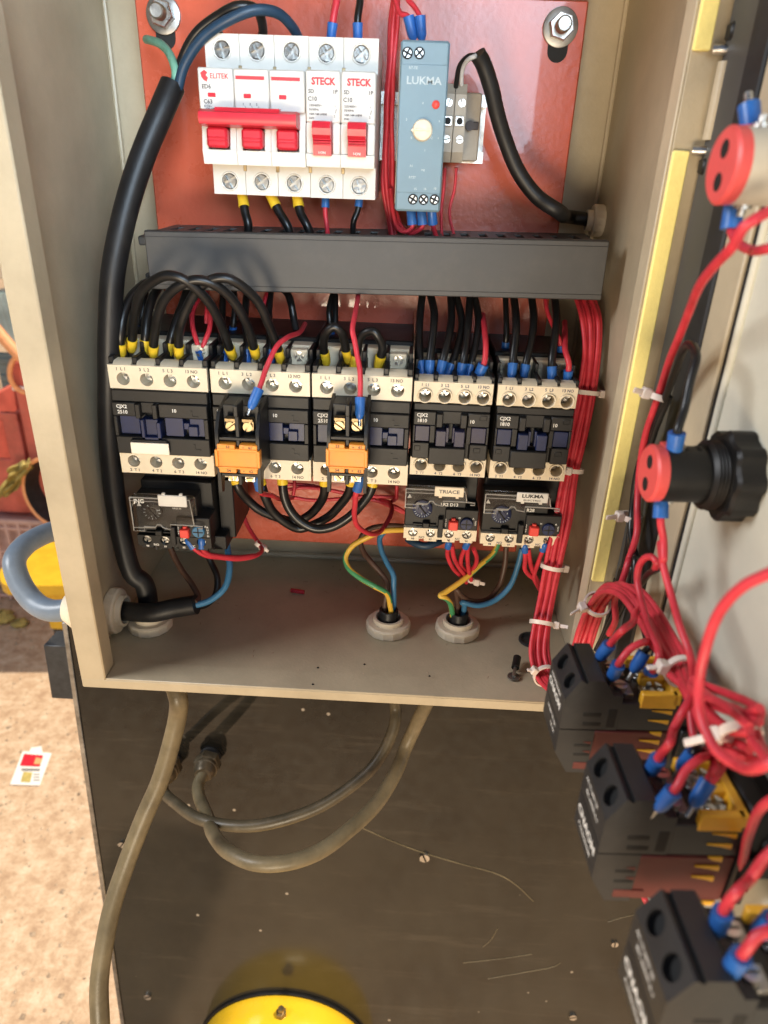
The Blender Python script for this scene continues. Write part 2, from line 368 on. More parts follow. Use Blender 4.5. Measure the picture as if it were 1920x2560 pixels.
        s.v += [Vector(p) for p in ((x0, yf, z0), (x1, yf, z0), (x1, yf, z1), (x0, yf, z1), (x0, yb, z0), (x1, yb, z0), (x1, yb, z1), (x0, yb, z1))]
        s.f += [(o, o+4, o+5, o+1), (o+1, o+5, o+6, o+2), (o+2, o+6, o+7, o+3), (o+3, o+7, o+4, o), (o+4, o+7, o+6, o+5)]
        if fr:
            for i in range(o0, len(s.v)): p = s.v[i]; s.v[i] = fr[0]+fr[1]*p.x+fr[2]*p.y+fr[3]*p.z
        return s
    def text(s, string, size, pos, right=(1, 0, 0), up=(0, 0, 1), bold=.022, sx=1.0):
        vs, fs = text_mesh(string, bold); pos = Vector(pos); r = Vector(right)*size*sx; u = Vector(up)*size
        return s.add([pos+r*v.x+u*v.y for v in vs], fs)
    def build(s, name, m, parent=None, smooth=40, top=None):
        loc = Vector()
        if parent is not None:
            loc = ROOT[parent.name]
        elif top is not None: loc = Vector(top)
        else:
            loc = Vector((sum(v.x for v in s.v)/len(s.v), sum(v.y for v in s.v)/len(s.v), min(v.z for v in s.v)))
        me = bpy.data.meshes.new(name); me.from_pydata([(v-loc)*S for v in s.v], [], s.f)
        if s.ring:
            at = me.attributes.new('ring', 'FLOAT', 'POINT'); at.data.foreach_set('value', s.ring)
        me.polygons.foreach_set('use_smooth', [True]*len(me.polygons)); me.set_sharp_from_angle(angle=math.radians(smooth))
        me.materials.append(M[m] if isinstance(m, str) else m); me.update()
        o = bpy.data.objects.new(name, me); col.objects.link(o)
        if parent is not None: o.parent = parent
        else: o.location = loc*S
        ROOT[o.name] = loc
        return o
def inst(name, me, pos, parent, rot=None, scale=1):
    o = bpy.data.objects.new(name, me); col.objects.link(o); o.parent = parent
    m = Matrix.Translation((Vector(pos)-ROOT[parent.name])*S)
    if rot is not None: m = m @ rot.to_4x4()
    if scale != 1: m = m @ Matrix.Scale(scale, 4)
    o.matrix_local = m; return o
def frame3(zdir, xdir):
    z = Vector(zdir).normalized(); x = Vector(xdir); x = (x-z*x.dot(z)).normalized(); y = z.cross(x)
    return Matrix((x, y, z)).transposed()
# screw heads: local +Z looks out, radius 1 mm, scaled per use
def screw_mesh(kind):
    b = MB(); b.lathe((0, 0, 0), (0, 0, 1), [(-1.0, .96), (-.36, .98)], 24)
    g = .24 if kind == 'cross' else .17; h0, h1 = -.38, .40; n = 4 if kind == 'cross' else 2
    for q in range(n):
        span = 2*math.pi/n; a0 = q*span; P = []
        off = math.asin(g/.95)
        for k in range(9): w = a0+off+(span-2*off)*k/8; P.append((.93*math.cos(w), .93*math.sin(w)))
        if n == 4: w = a0+span/2; P.append((g*1.41*math.cos(w), g*1.41*math.sin(w)))
        b.prism(P, 2, h0-.02, h1)
    if kind == 'cross':
        for q in range(4):
            w = math.pi/4+q*math.pi/2; b.box(-.03, .03, -.25, .25, .40, .46, .01, fr=(V(.62*math.cos(w), .62*math.sin(w), 0), V(-math.sin(w), math.cos(w), 0), V(math.cos(w), math.sin(w), 0), V(0, 0, 1)))
    o = b.build('screw', 'metal', None, 30, top=(0, 0, 0)); me = o.data; bpy.data.objects.remove(o); return me
SCR = {k: screw_mesh(k) for k in ('cross', 'slot')}
SCRD = SCR['cross'].copy(); SCRD.materials[0] = M['screwsteel']
SCRB = SCR['slot'].copy(); SCRB.materials[0] = M['brass']
def screw(pos, r, parent, kind='cross', out=(0, -1, 0), turn=None, me=None, name='screw'):
    t = random.uniform(0, 3) if turn is None else turn
    return inst(name, me or SCR[kind], pos, parent, frame3(out, Vector((math.cos(t), 0, math.sin(t)))), r)
def wire(P, r, m, label, group=None, name='wire', cat='wire', n=8, seg=10, ends=(), smooth=True):
    """ends: (which, colour, length, radius) sleeves at start(0)/end(1) pointing along the wire"""
    P = [p+V(random.gauss(0, .28), random.gauss(0, .28), random.gauss(0, .28)) if 0 < i < len(P)-1 else p for i, p in enumerate(P)]
    Q = catmull(P, n) if smooth else P
    b = MB(); b.tube(Q, r, seg)
    if m == 'stripe': b.ring = [((k/seg+i*.012) % 1.0) for i in range(len(Q)) for k in range(seg)]
    o = tag(b.build(name, m, None, 60), label, cat, group)
    for e in ends: ferrule(o, Q, *e)
    return o
def ferrule(o, Q, which, colr, length=9, rad=2.6, pin=3.0):
    p = Q[0] if which == 0 else Q[-1]; q = Q[2] if which == 0 else Q[-3]
    d = (p-q).normalized()                     # pointing out of the wire end
    b = MB(); b.lathe(p-d*length*.35, d, [(0, rad*.80), (0, rad*1.05), (length*.30, rad*1.0), (length*.72, rad*.96), (length*.92, rad*.66), (length, rad*.36)], 18)
    f = b.build('ferrule', colr, o, 50)
    c = MB(); c.lathe(p+d*length*.6, d, [(0, rad*.34), (pin, rad*.34)], 10); c.build('ferrule_pin', 'metal', f)
def hexnut(b, c, ax, r, h, seg=6, hole=0):
    if hole: b.lathe(c, ax, [(0, hole), (0, r*.97), (h*.12, r), (h*.85, r), (h, r*.93), (h, hole), (h*.1, hole)], seg)
    else: b.lathe(c, ax, [(0, r*.97), (h*.1, r), (h*.85, r), (h, r*.92)], seg)
# ================================================================== SETTING
GZ = -950
g = MB(); N_ = 60
g.add([(-40000, -40000, GZ), (40000, -40000, GZ), (40000, 40000, GZ), (-40000, 40000, GZ)], [(0, 1, 2, 3)])
tag(g.build('ground', 'ground', None, top=(0, 0, GZ)), kind='structure')
# ---- black machine panel below and behind the box
T = thing('machine_panel', 'glossy black dusty machine panel with pale screws below the electrical box', 'panel', (240, 0, GZ))
pf = (PO, V(1, 0, 0), PN, PUP)              # local: x, off toward viewer, up
b = MB(); b.box(-117, 620, -9, 0, -794, -76, .6, fr=pf); sheet = b.build('sheet', 'panel', T)
b = MB(); b.box(-121.5, -117.2, -10, 1.2, -794, -76, .5, fr=pf); b.build('edge_trim', 'steel', T)
b = MB(); b.box(90, 180, 31.6, 60, -260, 60, .6); b.build('upright_post', 'dark', T)
for u, v, r in ((265, 1822, 7), (320, 2150, 8), (917, 1850, 9.5), (1237, 2194, 8), (1327, 2037, 7), (1352, 1480, 6)):
    p = onP(*px('D', u, v), 0); screw(p+PN*.8, r*.55, sheet, 'slot', PN, name='panel_screw')
# scratches and drips: thin raised scuffs
b = MB()
b.tube(catmull(pts('B5', [(5, 600, ('p', .3)), (130, 655, ('p', .3)), (250, 700, ('p', .3)), (400, 745, ('p', .3)), (560, 790, ('p', .3)), (630, 830, ('p', .3)), (705, 900, ('p', .3))]), 6), .55, 6)
b.build('scratch', 'olivecable', sheet)
for L in ([(520, 1215), (660, 1190), (790, 1165), (815, 1150)], [(1008, 984), (1070, 965), (1118, 955)], [(420, 1150), (560, 1135), (700, 1115)], [(500, 1085), (530, 1060), (560, 1010)]):
    b = MB(); b.tube(catmull(pts('B5', [(x, y, ('p', .2)) for x, y in L]), 6), .4, 6); b.build('scratch', 'olivecable', sheet)
b = MB(); q = onP(*px('D', 110, 1435), 0)
b.box(-150, -122.3, -40, -14, q.z+160-48, q.z+160+10, .8, fr=pf); b.build('side_bracket', 'dark', T)
# ---- yellow dome on the panel
q = onP(*px('D', 617, 2212), 0); cz = q.z-48
T = thing('yellow_dome', 'rounded yellow dome cover on a black ring low on the machine panel', 'dome cover', (q.x, q.y, cz))
def PL(x, off, z): return PO+V(1, 0, 0)*x+PN*off+PUP*(z+160)
c = PL(q.x, 0, cz)
b = MB(); b.lathe(c, PN, [(0.3, 101), (3, 101), (4, 100), (4, 60)], 64); b.build('base_ring', 'black', T)
b = MB(); b.lathe(c, PN, [(3.5, 98), (22, 98.5)]+[(22+72*math.sin(w*math.pi/36), 98.5*math.cos(w*math.pi/36)) for w in range(1, 18)]+[(94, 0)], 64); b.build('dome', 'domeyellow', T)
b = MB(); hexnut(b, c+PUP*97+PN*24, PUP, 6, 6); b.lathe(c+PUP*97+PN*24, PUP, [(6, 3.4), (11, 3.2)], 12); b.build('bolt', 'brass', T)
# ---- glands and cables on the panel
def pgland(u, v, lab):
    p = onP(*px('D', u, v), 0)
    T = thing('cable_gland', lab, 'cable gland', p, 'glands in the machine panel')
    b = MB(); b.lathe(p, PN, [(.2, 10), (3, 10), (3, 7.5), (11, 7.5)], 20); b.build('threaded_base', 'dark', T)
    b = MB(); hexnut(b, p+PN*6, PN, 12.2, 9); b.build('hex_body', 'dirtysteel', T, 25)
    b = MB(); b.lathe(p+PN*14.5, PN, [(0, 10.4), (1, 11), (4, 11), (4.5, 10.3), (9, 9.4), (12, 7.4), (12, 4)], 20); b.build('dome_nut', 'dirtysteel', T, 25)
    return p+PN*26
M['dirtysteel'] = mat('dirty_plated_gland', (.17, .135, .085), .38, .4, var=.3, vscale=70, dust=.4)
g1 = pgland(455, 1632, 'dusty hex cable gland in the black panel beside a second gland')
g2 = pgland(372, 1640, 'dusty cable gland in the black panel half hidden behind the hanging cable')
# cables leaving the bottom of the box
FZ = -160.0                                  # box floor
fg1 = onZ(970, 1572, FZ); fg2 = onZ(1143, 1578, FZ); fg3 = onZ(378, 1565, FZ)
def below(p, d): return V(p.x, p.y, FZ-d)
wire([below(fg3, 10)]+pts('B4', [(735, 300, ('r', 500)), (738, 370, ('r', 512)), (715, 490, ('r', 526)), (662, 650, ('r', 545)), (600, 800, ('r', 560)), (525, 990, ('r', 575)), (465, 1170, ('r', 585)), (430, 1330, ('r', 592)), (413, 1490, ('r', 600)), (415, 1650, ('r', 610)), (425, 1820, ('r', 630))]),
     6.2, 'olivecable', 'thick dusty grey cable hanging from the box past the panel edge', name='hanging_cable', cat='cable', seg=18)
wire([below(fg1, 10)]+pts('B4', [(1640, 335, ('r', 590)), (1638, 400, ('r', 592)), (1605, 500, ('r', 596)), (1540, 595, ('r', 600)), (1440, 685, ('r', 604)), (1330, 755, ('r', 608)), (1200, 808, ('r', 612)), (1060, 835, ('r', 618)), (930, 832, ('r', 628)), (820, 803, ('r', 645)), (740, 750, ('r', 672))])+[g2+PN*8+V(2, 0, -5), g2-PN*4],
     4.7, 'darkcable', 'dusty cable looping from the box to the half hidden panel gland', name='looping_cable', cat='cable', seg=16, group='cables looping under the box')
wire([below(fg2, 10)]+pts('B4', [(1690, 500, ('r', 585)), (1640, 620, ('r', 578)), (1560, 745, ('r', 570)), (1450, 855, ('r', 563)), (1320, 945, ('r', 558)), (1180, 993, ('r', 557)), (1060, 992, ('r', 562)), (950, 945, ('r', 580)), (890, 880, ('r', 610)), (864, 810, ('r', 650))])+[g1+PN*10+V(-2, 0, -4), g1-PN*4],
     5.4, 'olivecable', 'dusty cable hanging lowest under the box to the clear hex gland', name='looping_cable', cat='cable', seg=16, group='cables looping under the box')
# ================================================================== ENCLOSURE
XL, XR, YB, YF, ZT = -22.5, 286.5, 30.0, -134.5, 262.0
T = thing('electrical_enclosure', 'open beige steel electrical enclosure holding breakers and contactors', 'enclosure', (132, -50, FZ-1.5)); BOX = T
b = MB(); b.box(XL-1.5, XR+1.5, YB, YB+1.5, FZ-1.5, ZT+1.5, .3); b.build('back_wall', 'paint', T)
b = MB(); b.box(XL-1.5, XL, YF+1, YB, FZ-1.5, ZT, .3); lw = b.build('left_wall', 'paint', T)
b = MB(); b.box(XR, XR+1.5, YF+1, YB, FZ-1.5, ZT, .3); rw = b.build('right_wall', 'paint', T)
b = MB(); b.box(XL, XR, YF+1, YB, FZ-1.5, FZ, .3); b.build('floor_plate', 'paint', T)
b = MB(); b.box(XL, XR, YF+1, YB, ZT, ZT+1.5, .3); b.build('top_plate', 'paint', T)
# folded corner beads at the back
b = MB(); b.tube([V(XL+1, YB-1, FZ+1), V(XL+1, YB-1, ZT-1)], 1.6, 8); b.tube([V(XR-1, YB-1, FZ+1), V(XR-1, YB-1, ZT-1)], 1.6, 8); b.tube([V(XL+1, YB-2, FZ+2), V(XR-1, YB-2, FZ+2)], 2.4, 8); b.build('corner_fold', 'paint', T)
# front rim: left flange with return lip
b = MB(); b.box(XL-1.0, -8.2, YF-.8, YF+.8, FZ-6, ZT, .7); b.box(-9.4, -8.0, YF-.6, YF+13, FZ+1.8, ZT, .5); b.build('left_rim', 'paint', T)
b = MB(); b.box(XL-.8, XR+3, YF-.9, YF+.9, FZ-6.2, FZ+.9, .7); b.box(-8.1, 275, YF-.7, YF+17, FZ+.3, FZ+1.6, .4); b.build('bottom_rim', 'paint', T)
b = MB(); b.box(275.2, XR+3.2, YF-.8, YF+.8, FZ+.9, ZT, .7); b.box(274.2, 275.6, YF-.6, YF+12, FZ+1.8, ZT, .5); b.build('right_rim', 'paint', T)
# strip in two lengths between the hinges, sunlight on the rim painted yellow
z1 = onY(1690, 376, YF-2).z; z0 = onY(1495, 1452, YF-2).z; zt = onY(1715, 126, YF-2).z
b = MB(); b.box(275.6, 282.4, YF-3.2, YF-.7, z0, z1, .5); b.build('sunlit_strip', 'rimsun', T)
b = MB(); b.box(275.6, 282.4, YF-3.2, YF-.7, zt, ZT-1, .5); b.build('sunlit_strip', 'rimsun', T)
# hinges
def hinge(zc, h):
    hb = MB(); hb.tube([V(288.2, YF-7.5, zc-h), V(288.2, YF-7.5, zc+h)], 3.4, 14); o = hb.build('hinge', 'paint', BOX)
    for s in (-1, 1):
        c = MB(); z = zc+s*(h+4.0); c.tube(catmull([V(282.5, YF-5.5, z), V(286, YF-6.8, z), V(290, YF-7.5, z-s*.3)], 4), 2.0, 10); c.build('hinge_pin', 'metal', o)
        c = MB(); c.box(286, 292, YF-11, YF-4.5, z+s*2.6, z+s*9, 1); c.build('hinge_cap', 'black', o)
hinge((zt+z1)/2, (z1-zt)*-.5-4 if z1 < zt else 20); hinge(z0-30, 22)
# tiny pits / specks on the floor, red offcut, lost screw
b = MB(); p, q = onZ(*px('E', 378, 192), FZ+2.0), onZ(*px('E', 432, 200), FZ+2.0); b.tube([p, q], 1.7, 10)
tag(b.build('wire_offcut', 'wred', None, 60), 'short red insulation offcut lying on the box floor', 'offcut')
p, q = onZ(*px('E', 1300, 550), FZ+3), onZ(*px('E', 1316, 470), FZ+6)
b = MB(); b.tube([p, p.lerp(q, .55)], 1.1, 8); o = tag(b.build('ring_terminal', 'steel', None), 'loose black sleeved ring terminal lying on the box floor', 'terminal')
b = MB(); b.tube([p.lerp(q, .45), q], 2.6, 12); b.build('sleeve', 'black', o)
p = onZ(*px('E', 1300, 553), FZ+.7); b = MB(); b.lathe(p, (0, 0, 1), [(0, 1.6), (0, 4), (1, 4), (1, 1.6), (0, 1.6)], 14); b.build('ring', 'steel', o)
b = MB()
for x, y in ((489, 513), (682, 499), (952, 548), (468, 582), (765, 373)):
    p = onZ(*px('E', x, y), FZ+(1.7 if y > 545 else .1)); b.lathe(p, (0, 0, 1), [(0, .8), (.35, .55)], 8)
b.build('grit_speck', 'hole', BOX)['kind'] = 'stuff'
b = MB(); rg = random.Random(11)
for k in range(150):
    x = rg.uniform(XL+4, XR-6); y = YB-4-abs(rg.gauss(0, 60)) if rg.random() < .5 else rg.uniform(YF+20, YB-4); y = max(y, YF+19); a0 = rg.uniform(0, 3.14); l = rg.uniform(.4, 1.8); w = rg.uniform(.12, .35); o = len(b.v); ca, sa = math.cos(a0), math.sin(a0)
    for dx, dy in ((-l, -w), (l, -w), (l, w), (-l, w)): b.v.append(V(x+dx*ca-dy*sa, y+dx*sa+dy*ca, FZ+.12))
    b.v.append(V(x, y, FZ+.12+w)); b.f += [(o, o+1, o+4), (o+1, o+2, o+4), (o+2, o+3, o+4), (o+3, o, o+4)]
b.build('swarf', 'grit', BOX)['kind'] = 'stuff'
p = onZ(*px('E', 1372, 400), FZ+.2); b = MB(); b.lathe(p, (0, 0, 1), [(0, 8.5), (1.2, 8.5), (1.6, 7.2), (.2, 6.6)], 24)
tag(b.build('grommet', 'dark', None), 'round dark blanking grommet in the box floor behind the red bundle', 'grommet')
# ---- cable glands through the box walls
def wallgland(p, ax, lab, rh=15.5, hole=8.5, outer=True):
    ax = Vector(ax); T = thing('cable_gland', lab, 'cable gland', p, 'off-white glands in the box walls')
    b = MB(); b.lathe(p, ax, [(.15, hole), (.15, rh*.96), (1, rh), (6, rh), (7, rh*.93), (7, hole+1.8), (9.5, hole+1.5), (9.5, hole), (.15, hole)], 14, ph=.3); b.build('locknut', 'gland', T, 22)
    b = MB(); b.lathe(p, ax, [(5, hole+.2), (5, hole+2.1), (10.5, hole+1.9), (10.5, hole+.2), (5, hole+.2)], 28); b.build('threaded_neck', 'gland', T)
    if outer:
        b = MB(); b.lathe(p-ax*1.6, -ax, [(0, rh), (7, rh), (7.5, rh*.9), (12, rh*.94), (21, rh*.90), (26, rh*.68), (28, rh*.60), (28, hole*.8)], 20); b.build('compression_nut', 'gland', T, 30)
    return T
wallgland(fg1, (0, 0, 1), 'off-white gland in the box floor with the left striped earth wire')
wallgland(fg2, (0, 0, 1), 'off-white gland in the box floor nearest the red wire bundle')
wallgland(fg3, (0, 0, 1), 'off-white gland in the box floor under the thick black cable', 15)
gl = onX(*px('D', 238, 1318), XL); wallgland(gl, (1, 0, 0), 'off-white gland through the left box wall with grey cable loop outside', 15.5, 8.6)
gr = onX(*px('K2', 1362, 1145), XR); wallgland(gr, (-1, 0, 0), 'pinkish white gland in the right box wall beside the grey duct', 9.5, 4.2, False)
# ---- orange mounting plate
T = thing('mounting_plate', 'glossy orange painted mounting plate bolted inside the enclosure', 'mounting plate', (132, 1, -130))
b = MB(); b.box(6.5, 258.4, 0, 2.5, -130.4, 216, .9); b.build('plate', 'orange', T)
for x in (22.6, 244.3):
    for z in (203,):
        b = MB(); b.lathe((x, -.1, z-11), (0, -1, 0), [(0, 5.6), (.05, 5.6)], 20); b.box(x-5.6, x+5.6, -.12, -.02, z-11, z, .01); b.build('keyhole_slot', 'hole', T)
        b = MB(); b.lathe((x, -.25, z), (0, -1, 0), [(0, 9.6), (1.4, 9.6), (1.6, 9.3), (1.6, 4.5)], 32); w = b.build('washer', 'steel', T)
        b = MB(); hexnut(b, V(x, -1.9, z), (0, -1, 0), 7.0, 5.2); b.build('nut', 'metal', T, 30)
        b = MB(); b.lathe((x, -7, z), (0, -1, 0), [(0, 4)]+[(i*.6, 3.6+.4*(i % 2)) for i in range(12)]+[(7.3, 3.2)], 18); b.build('stud', 'metal', T)
b = MB(); b.box(40, 50, 2.6, YB, 195, 205); b.box(215, 225, 2.6, YB, 195, 205); b.box(40, 50, 2.6, YB, -110, -100); b.box(215, 225, 2.6, YB, -110, -100); b.build('standoff', 'steel', T)
# ---- DIN rail of the breakers
T = thing('mounting_rail', 'steel mounting rail behind the breakers with its end by the terminals', 'rail', (130, -4, 136))
b = MB(); ZR = 151.5
b.prism([(-.1, ZR-12.5), (-1.2, ZR-12.5), (-7.5, ZR-12.5), (-7.5, ZR-17.5), (-8.6, ZR-17.5), (-8.6, ZR-11.4), (-1.3, ZR-11.4), (-1.3, ZR+11.4), (-8.6, ZR+11.4), (-8.6, ZR+17.5), (-7.5, ZR+17.5), (-7.5, ZR+12.5), (-.1, ZR+12.5)], 0, 46, 207)
b.build('rail', 'metal', T, 20)
# ================================================================== BREAKERS
def breaker_body(T, x, w, ysh, yn, nt_, nb, st, sb, pin):
    """one pole: shoulders, nose, two terminal screws"""
    x0, x1 = x+.12, x+w-.12
    b = MB(); b.box(x0, x1, -8.8, ysh+4, sb, st, .4); b.box(x0, x1, ysh+3.8, yn+7, nb, nt_, .4); bd = b.build('pole_housing', 'white', T)
    for (za, zb, zs) in ((nt_, st, st-6.9), (sb, nb, sb+6.6)):
        cx = x+w*.5; b = MB(); b.holed(x0, x1, za+.05 if za == nt_ else za, zb if za == nt_ else zb-.05, ysh, ysh+3.9, [(cx, zs, 4.0)], 3.2, 24); sh = b.build('terminal_shoulder', 'white', T)
        b = MB(); b.lathe((cx, ysh+.02, zs), (0, -1, 0), [(-.3, 4.0), (.45, 4.1), (.55, 4.5), (.3, 4.9), (0, 5.0)], 28, caps=False); b.build('screw_collar', 'white', sh)
        screw((cx, ysh+.9, zs), 3.75, sh, me=SCRD, turn=random.uniform(.2, .9))
    return bd
def pole_gap(T, x, ysh, z): b = MB(); b.box(x-.9, x+.9, ysh-.4, ysh+1, z-1.5, z+1.5, .2); b.build('rivet', 'brass', T)
mx, W3 = 57.5, 53.5/3
T = thing('three_pole_breaker', 'white three-pole breaker with one wide red linked handle', 'circuit breaker', (84, -30, 114)); YN, YS = -67.5, -49.6
nt_, nb = 172.0, 129.0
for i in range(3):
    x = mx+i*W3; breaker_body(T, x, W3, YS, YN, nt_, nb, 188.6, 114.2, 0)
    b = MB(); b.box(x+.1, x+W3-.1, YN, YN+7.2, 153.5, nt_, .7); b.build('front_cover', 'white', T)
    b = MB(); b.prism([(YN+7.2, nb), (YN+1.5, nb), (YN-.2, nb+6), (YN-.2, nb+6.8), (YN+7.2, nb+6.8)], 0, x+.1, x+W3-.1); b.build('lower_cover', 'white', T)
    for s in (0, 1):
        b = MB(); xa = x+.1 if s == 0 else x+W3-3.2; b.prism([(YN+7.2, nb+6.7), (YN+.2, nb+6.7), (YN+1.6, nb+16), (YN+3.4, 153.6), (YN+7.2, 153.6)], 0, xa, xa+3.1); b.build('handle_guard', 'white', T)
    b = MB(); b.box(x+3.6, x+W3-3.6, YN-4.5, YN+4, nb+7.6, 146, 1.2)
    for k in range(2): b.box(x+3.9, x+W3-3.9, YN-5, YN-4, 139.5+k*1.5, 140.1+k*1.5, .2)
    b.build('toggle', 'red', T)
    b = MB(); b.box(x+6.6-2.0+(.3 if i else 0), x+6.6+2.0, YN-.35, YN+.4, 159.3, 161.2, .8); b.build('status_window', 'red', T)
    if i:
        b = MB(); b.box(x+1.2, x+15.6, YN-.12, YN+.2, 167.3, 168.9, .05); b.build('red_bar', 'inkr', T)
        pole_gap(T, x, YS, 173.5); pole_gap(T, x, YS, 127.5)
b = MB(); b.prism([(YN-6, 146.2), (YN-11, 147), (YN-12.2, 149.5), (YN-11.4, 152.2), (YN-8, 153.6), (YN+2, 153.6), (YN+2, 146)], 0, mx+2.2, mx+50.6)
b.prism([(YN-6.4, 153.2), (YN-10.4, 152.4), (YN-9, 154.5), (YN-3, 154.7)], 0, mx+10, mx+42); b.build('link_handle', 'red', T, 50)
b = MB(); x = mx+.6; yt = YN-.12
b.text('ELITEK', 3.2, (x+10.3, yt, 168.3), bold=.018, sx=.98)
b.prism([(x+1.0, 169.6), (x+3.0, 170.9), (x+4.6, 169.8), (x+3.6, 168.6), (x+4.7, 167.6), (x+4.0, 165.8), (x+2.4, 166.6), (x+1.4, 167.8)], 1, yt, yt+.15); b.build('brand_print', 'inkr', T)
b = MB(); b.text('ED6', 2.7, (x+3.6, yt, 163.7)); b.text('C63', 2.7, (x+4.0, yt, 157.2)); b.text('415V~', 1.5, (x+3.8, yt, 155.2)); b.text('NBR NM 60898', 1.2, (x+6.6, yt, 154.1))
for k in range(3): b.text(('1', '3', '5')[k], 1.5, (x+W3+4+k*3.4, yt, 156.6)); b.text('\\', 1.6, (x+W3+4.9+k*3.4, yt, 155.4))
b.build('rating_print', 'inkg', T)
for i in range(2):
    x = 111.15+i*17.75; W1 = 17.75; YN, YS = -66.8, -51.0
    T = thing('single_pole_breaker', ('white single-pole breaker with red toggle beside the three-pole breaker', 'white single-pole breaker with red toggle beside the red control wires')[i], 'circuit breaker', (x+9, -30, 114), 'single-pole breakers')
    nt_, nb = 172.6, 129.5; breaker_body(T, x, W1, YS, YN, nt_, nb, 188.3, 114.1, 0)
    b = MB(); b.box(x+.1, x+W1-.1, YN, YN+7.2, 149.6, nt_, .8); b.build('front_cover', 'white', T)
    b = MB(); b.prism([(YN+7.2, nb), (YN+1, nb), (YN-.6, nb+5), (YN-.6, nb+6), (YN+7.2, nb+6)], 0, x+.1, x+W1-.1); b.build('lower_cover', 'white', T)
    for s in (0, 1):
        b = MB(); xa = x+.1 if s == 0 else x+W1-4.1; b.box(xa, xa+4.0, YN+.3, YN+7.2, nb+5.9, 149.7, .5); b.build('handle_guard', 'white', T)
    b = MB(); b.prism([(YN+5, 134.6), (YN-4.2, 134.8), (YN-4.6, 137), (YN-5.2, 141.5), (YN-8.5, 144), (YN-9.2, 147), (YN-7.6, 150), (YN+5, 151)], 0, x+4.3, x+W1-4.3)
    for k in range(3): b.box(x+4.4, x+W1-4.4, YN-6.2-k*.3, YN-4, 139.6+k*1.1, 140.2+k*1.1, .2)
    tg = b.build('toggle', 'red', T, 35)
    b = MB(); b.text('I-ON', 1.7, (x+W1/2, YN-4.75, 136), bold=.01); b.build('toggle_print', 'inkw', tg)
    b = MB(); b.text('STECK', 4.3, (x+W1/2+.2, YN-.12, 167.6), bold=.045, sx=.93); b.build('brand_print', 'inkr', T)
    b = MB(); yt = YN-.12; b.text('SD', 2.4, (x+3, yt, 163.3)); b.text('1P', 2.5, (x+15, yt, 163.3)); b.text('C10', 2.7, (x+3.6, yt, 160)); b.text('230/400V~', 1.45, (x+5.2, yt, 157.2)); b.text('50/60Hz', 1.45, (x+4.3, yt, 155.4)); b.text('NBR NM 60898', 1.35, (x+6.4, yt, 153.4)); b.text('3000', 1.35, (x+3, yt, 151.6)); b.text('1', 1.4, (x+15, yt, 157)); b.text('/', 2.6, (x+15.4, yt, 154.8)); b.text('2', 1.4, (x+14.8, yt, 152.7)); b.build('rating_print', 'inkg', T)
    pole_gap(T, x, YS, 173.8); pole_gap(T, x, YS, 127.8)
# ================================================================== TIMER RELAY + TERMINALS
T = thing('timer_relay', 'blue-grey timer relay with ivory dial and red indicator', 'timer relay', (169.5, -40, 110)); Yr = -75.0; xa, xb = 158.2, 181.7
b = MB(); b.box(xa, xb, Yr, Yr+14, 110.3, 185.2, 1.1); b.build('front_housing', 'relay', T)
b = MB(); b.box(xa-.6, xb-.4, Yr+14, -8.8, 112.5, 183, .8); b.build('rear_housing', 'cream', T)
b = MB(); b.box(xa+.6, xb-.6, Yr-.35, Yr+.2, 119.2, 175.3, .5); b.build('face_label', 'relay', T)
def rp(x, y, dy=-.4): return onY(*px('K2', x, y), Yr+dy)
b = MB(); p = rp(435, 420); b.text('LUKMA', 4.6, p, bold=.02, sx=1.12)
for x, y, t, s in ((380, 352, 'RT-TE', 1.6), (430, 535, '0', 1.3), (390, 980, '15', 1.5), (440, 980, '16', 1.5), (492, 978, '18', 1.5), (375, 920, 'RTST', 1.6), (430, 880, 'seg', 1.4), (345, 620, '3', 1.4), (515, 630, '9', 1.4), (370, 715, '0', 1.6), (472, 715, '12', 1.6), (510, 715, 's', 1.5), (440, 780, 'I', 1.4), (370, 860, 'A1', 1.4)): b.text(t, s, rp(x, y))
b.build('face_print', 'inkpale', T)
p = rp(428, 675); b = MB(); b.lathe(p, (0, -1, 0), [(-.4, 5.0), (.8, 5.0), (1.2, 4.7), (3.4, 4.5), (3.8, 4.0)], 32); k = b.build('dial', 'knob', T)
b = MB(); b.box(p.x-4.1, p.x+4.1, p.y-4.6, p.y-3.7, p.z-.45, p.z+.45, .2, ); b.build('dial_grip', 'knob', k)
b = MB(); b.prism([(p.x-5.8, p.z-.2), (p.x-4.6, p.z+1), (p.x-4.6, p.z-1.2)], 1, p.y-2, p.y-.4); b.build('dial_pointer', 'knob', k)
p = rp(497, 543); b = MB(); b.lathe(p, (0, -1, 0), [(-.4, 1.9), (.6, 1.9), (1.1, 1.4), (1.3, .4)], 16); b.build('indicator', 'redbtn', T)
for x, y in ((350, 275), (412, 275), (378, 1033), (433, 1035), (490, 1035)):
    p = rp(x, y, -.1); b = MB(); b.lathe(p, (0, -1, 0), [(-.2, 2.6), (.15, 2.6), (.15, 2.1), (.1, 2.1)], 20); b.build('screw_well', 'hole', T); screw(p+V(0, -.1, 0), 2.0, T)
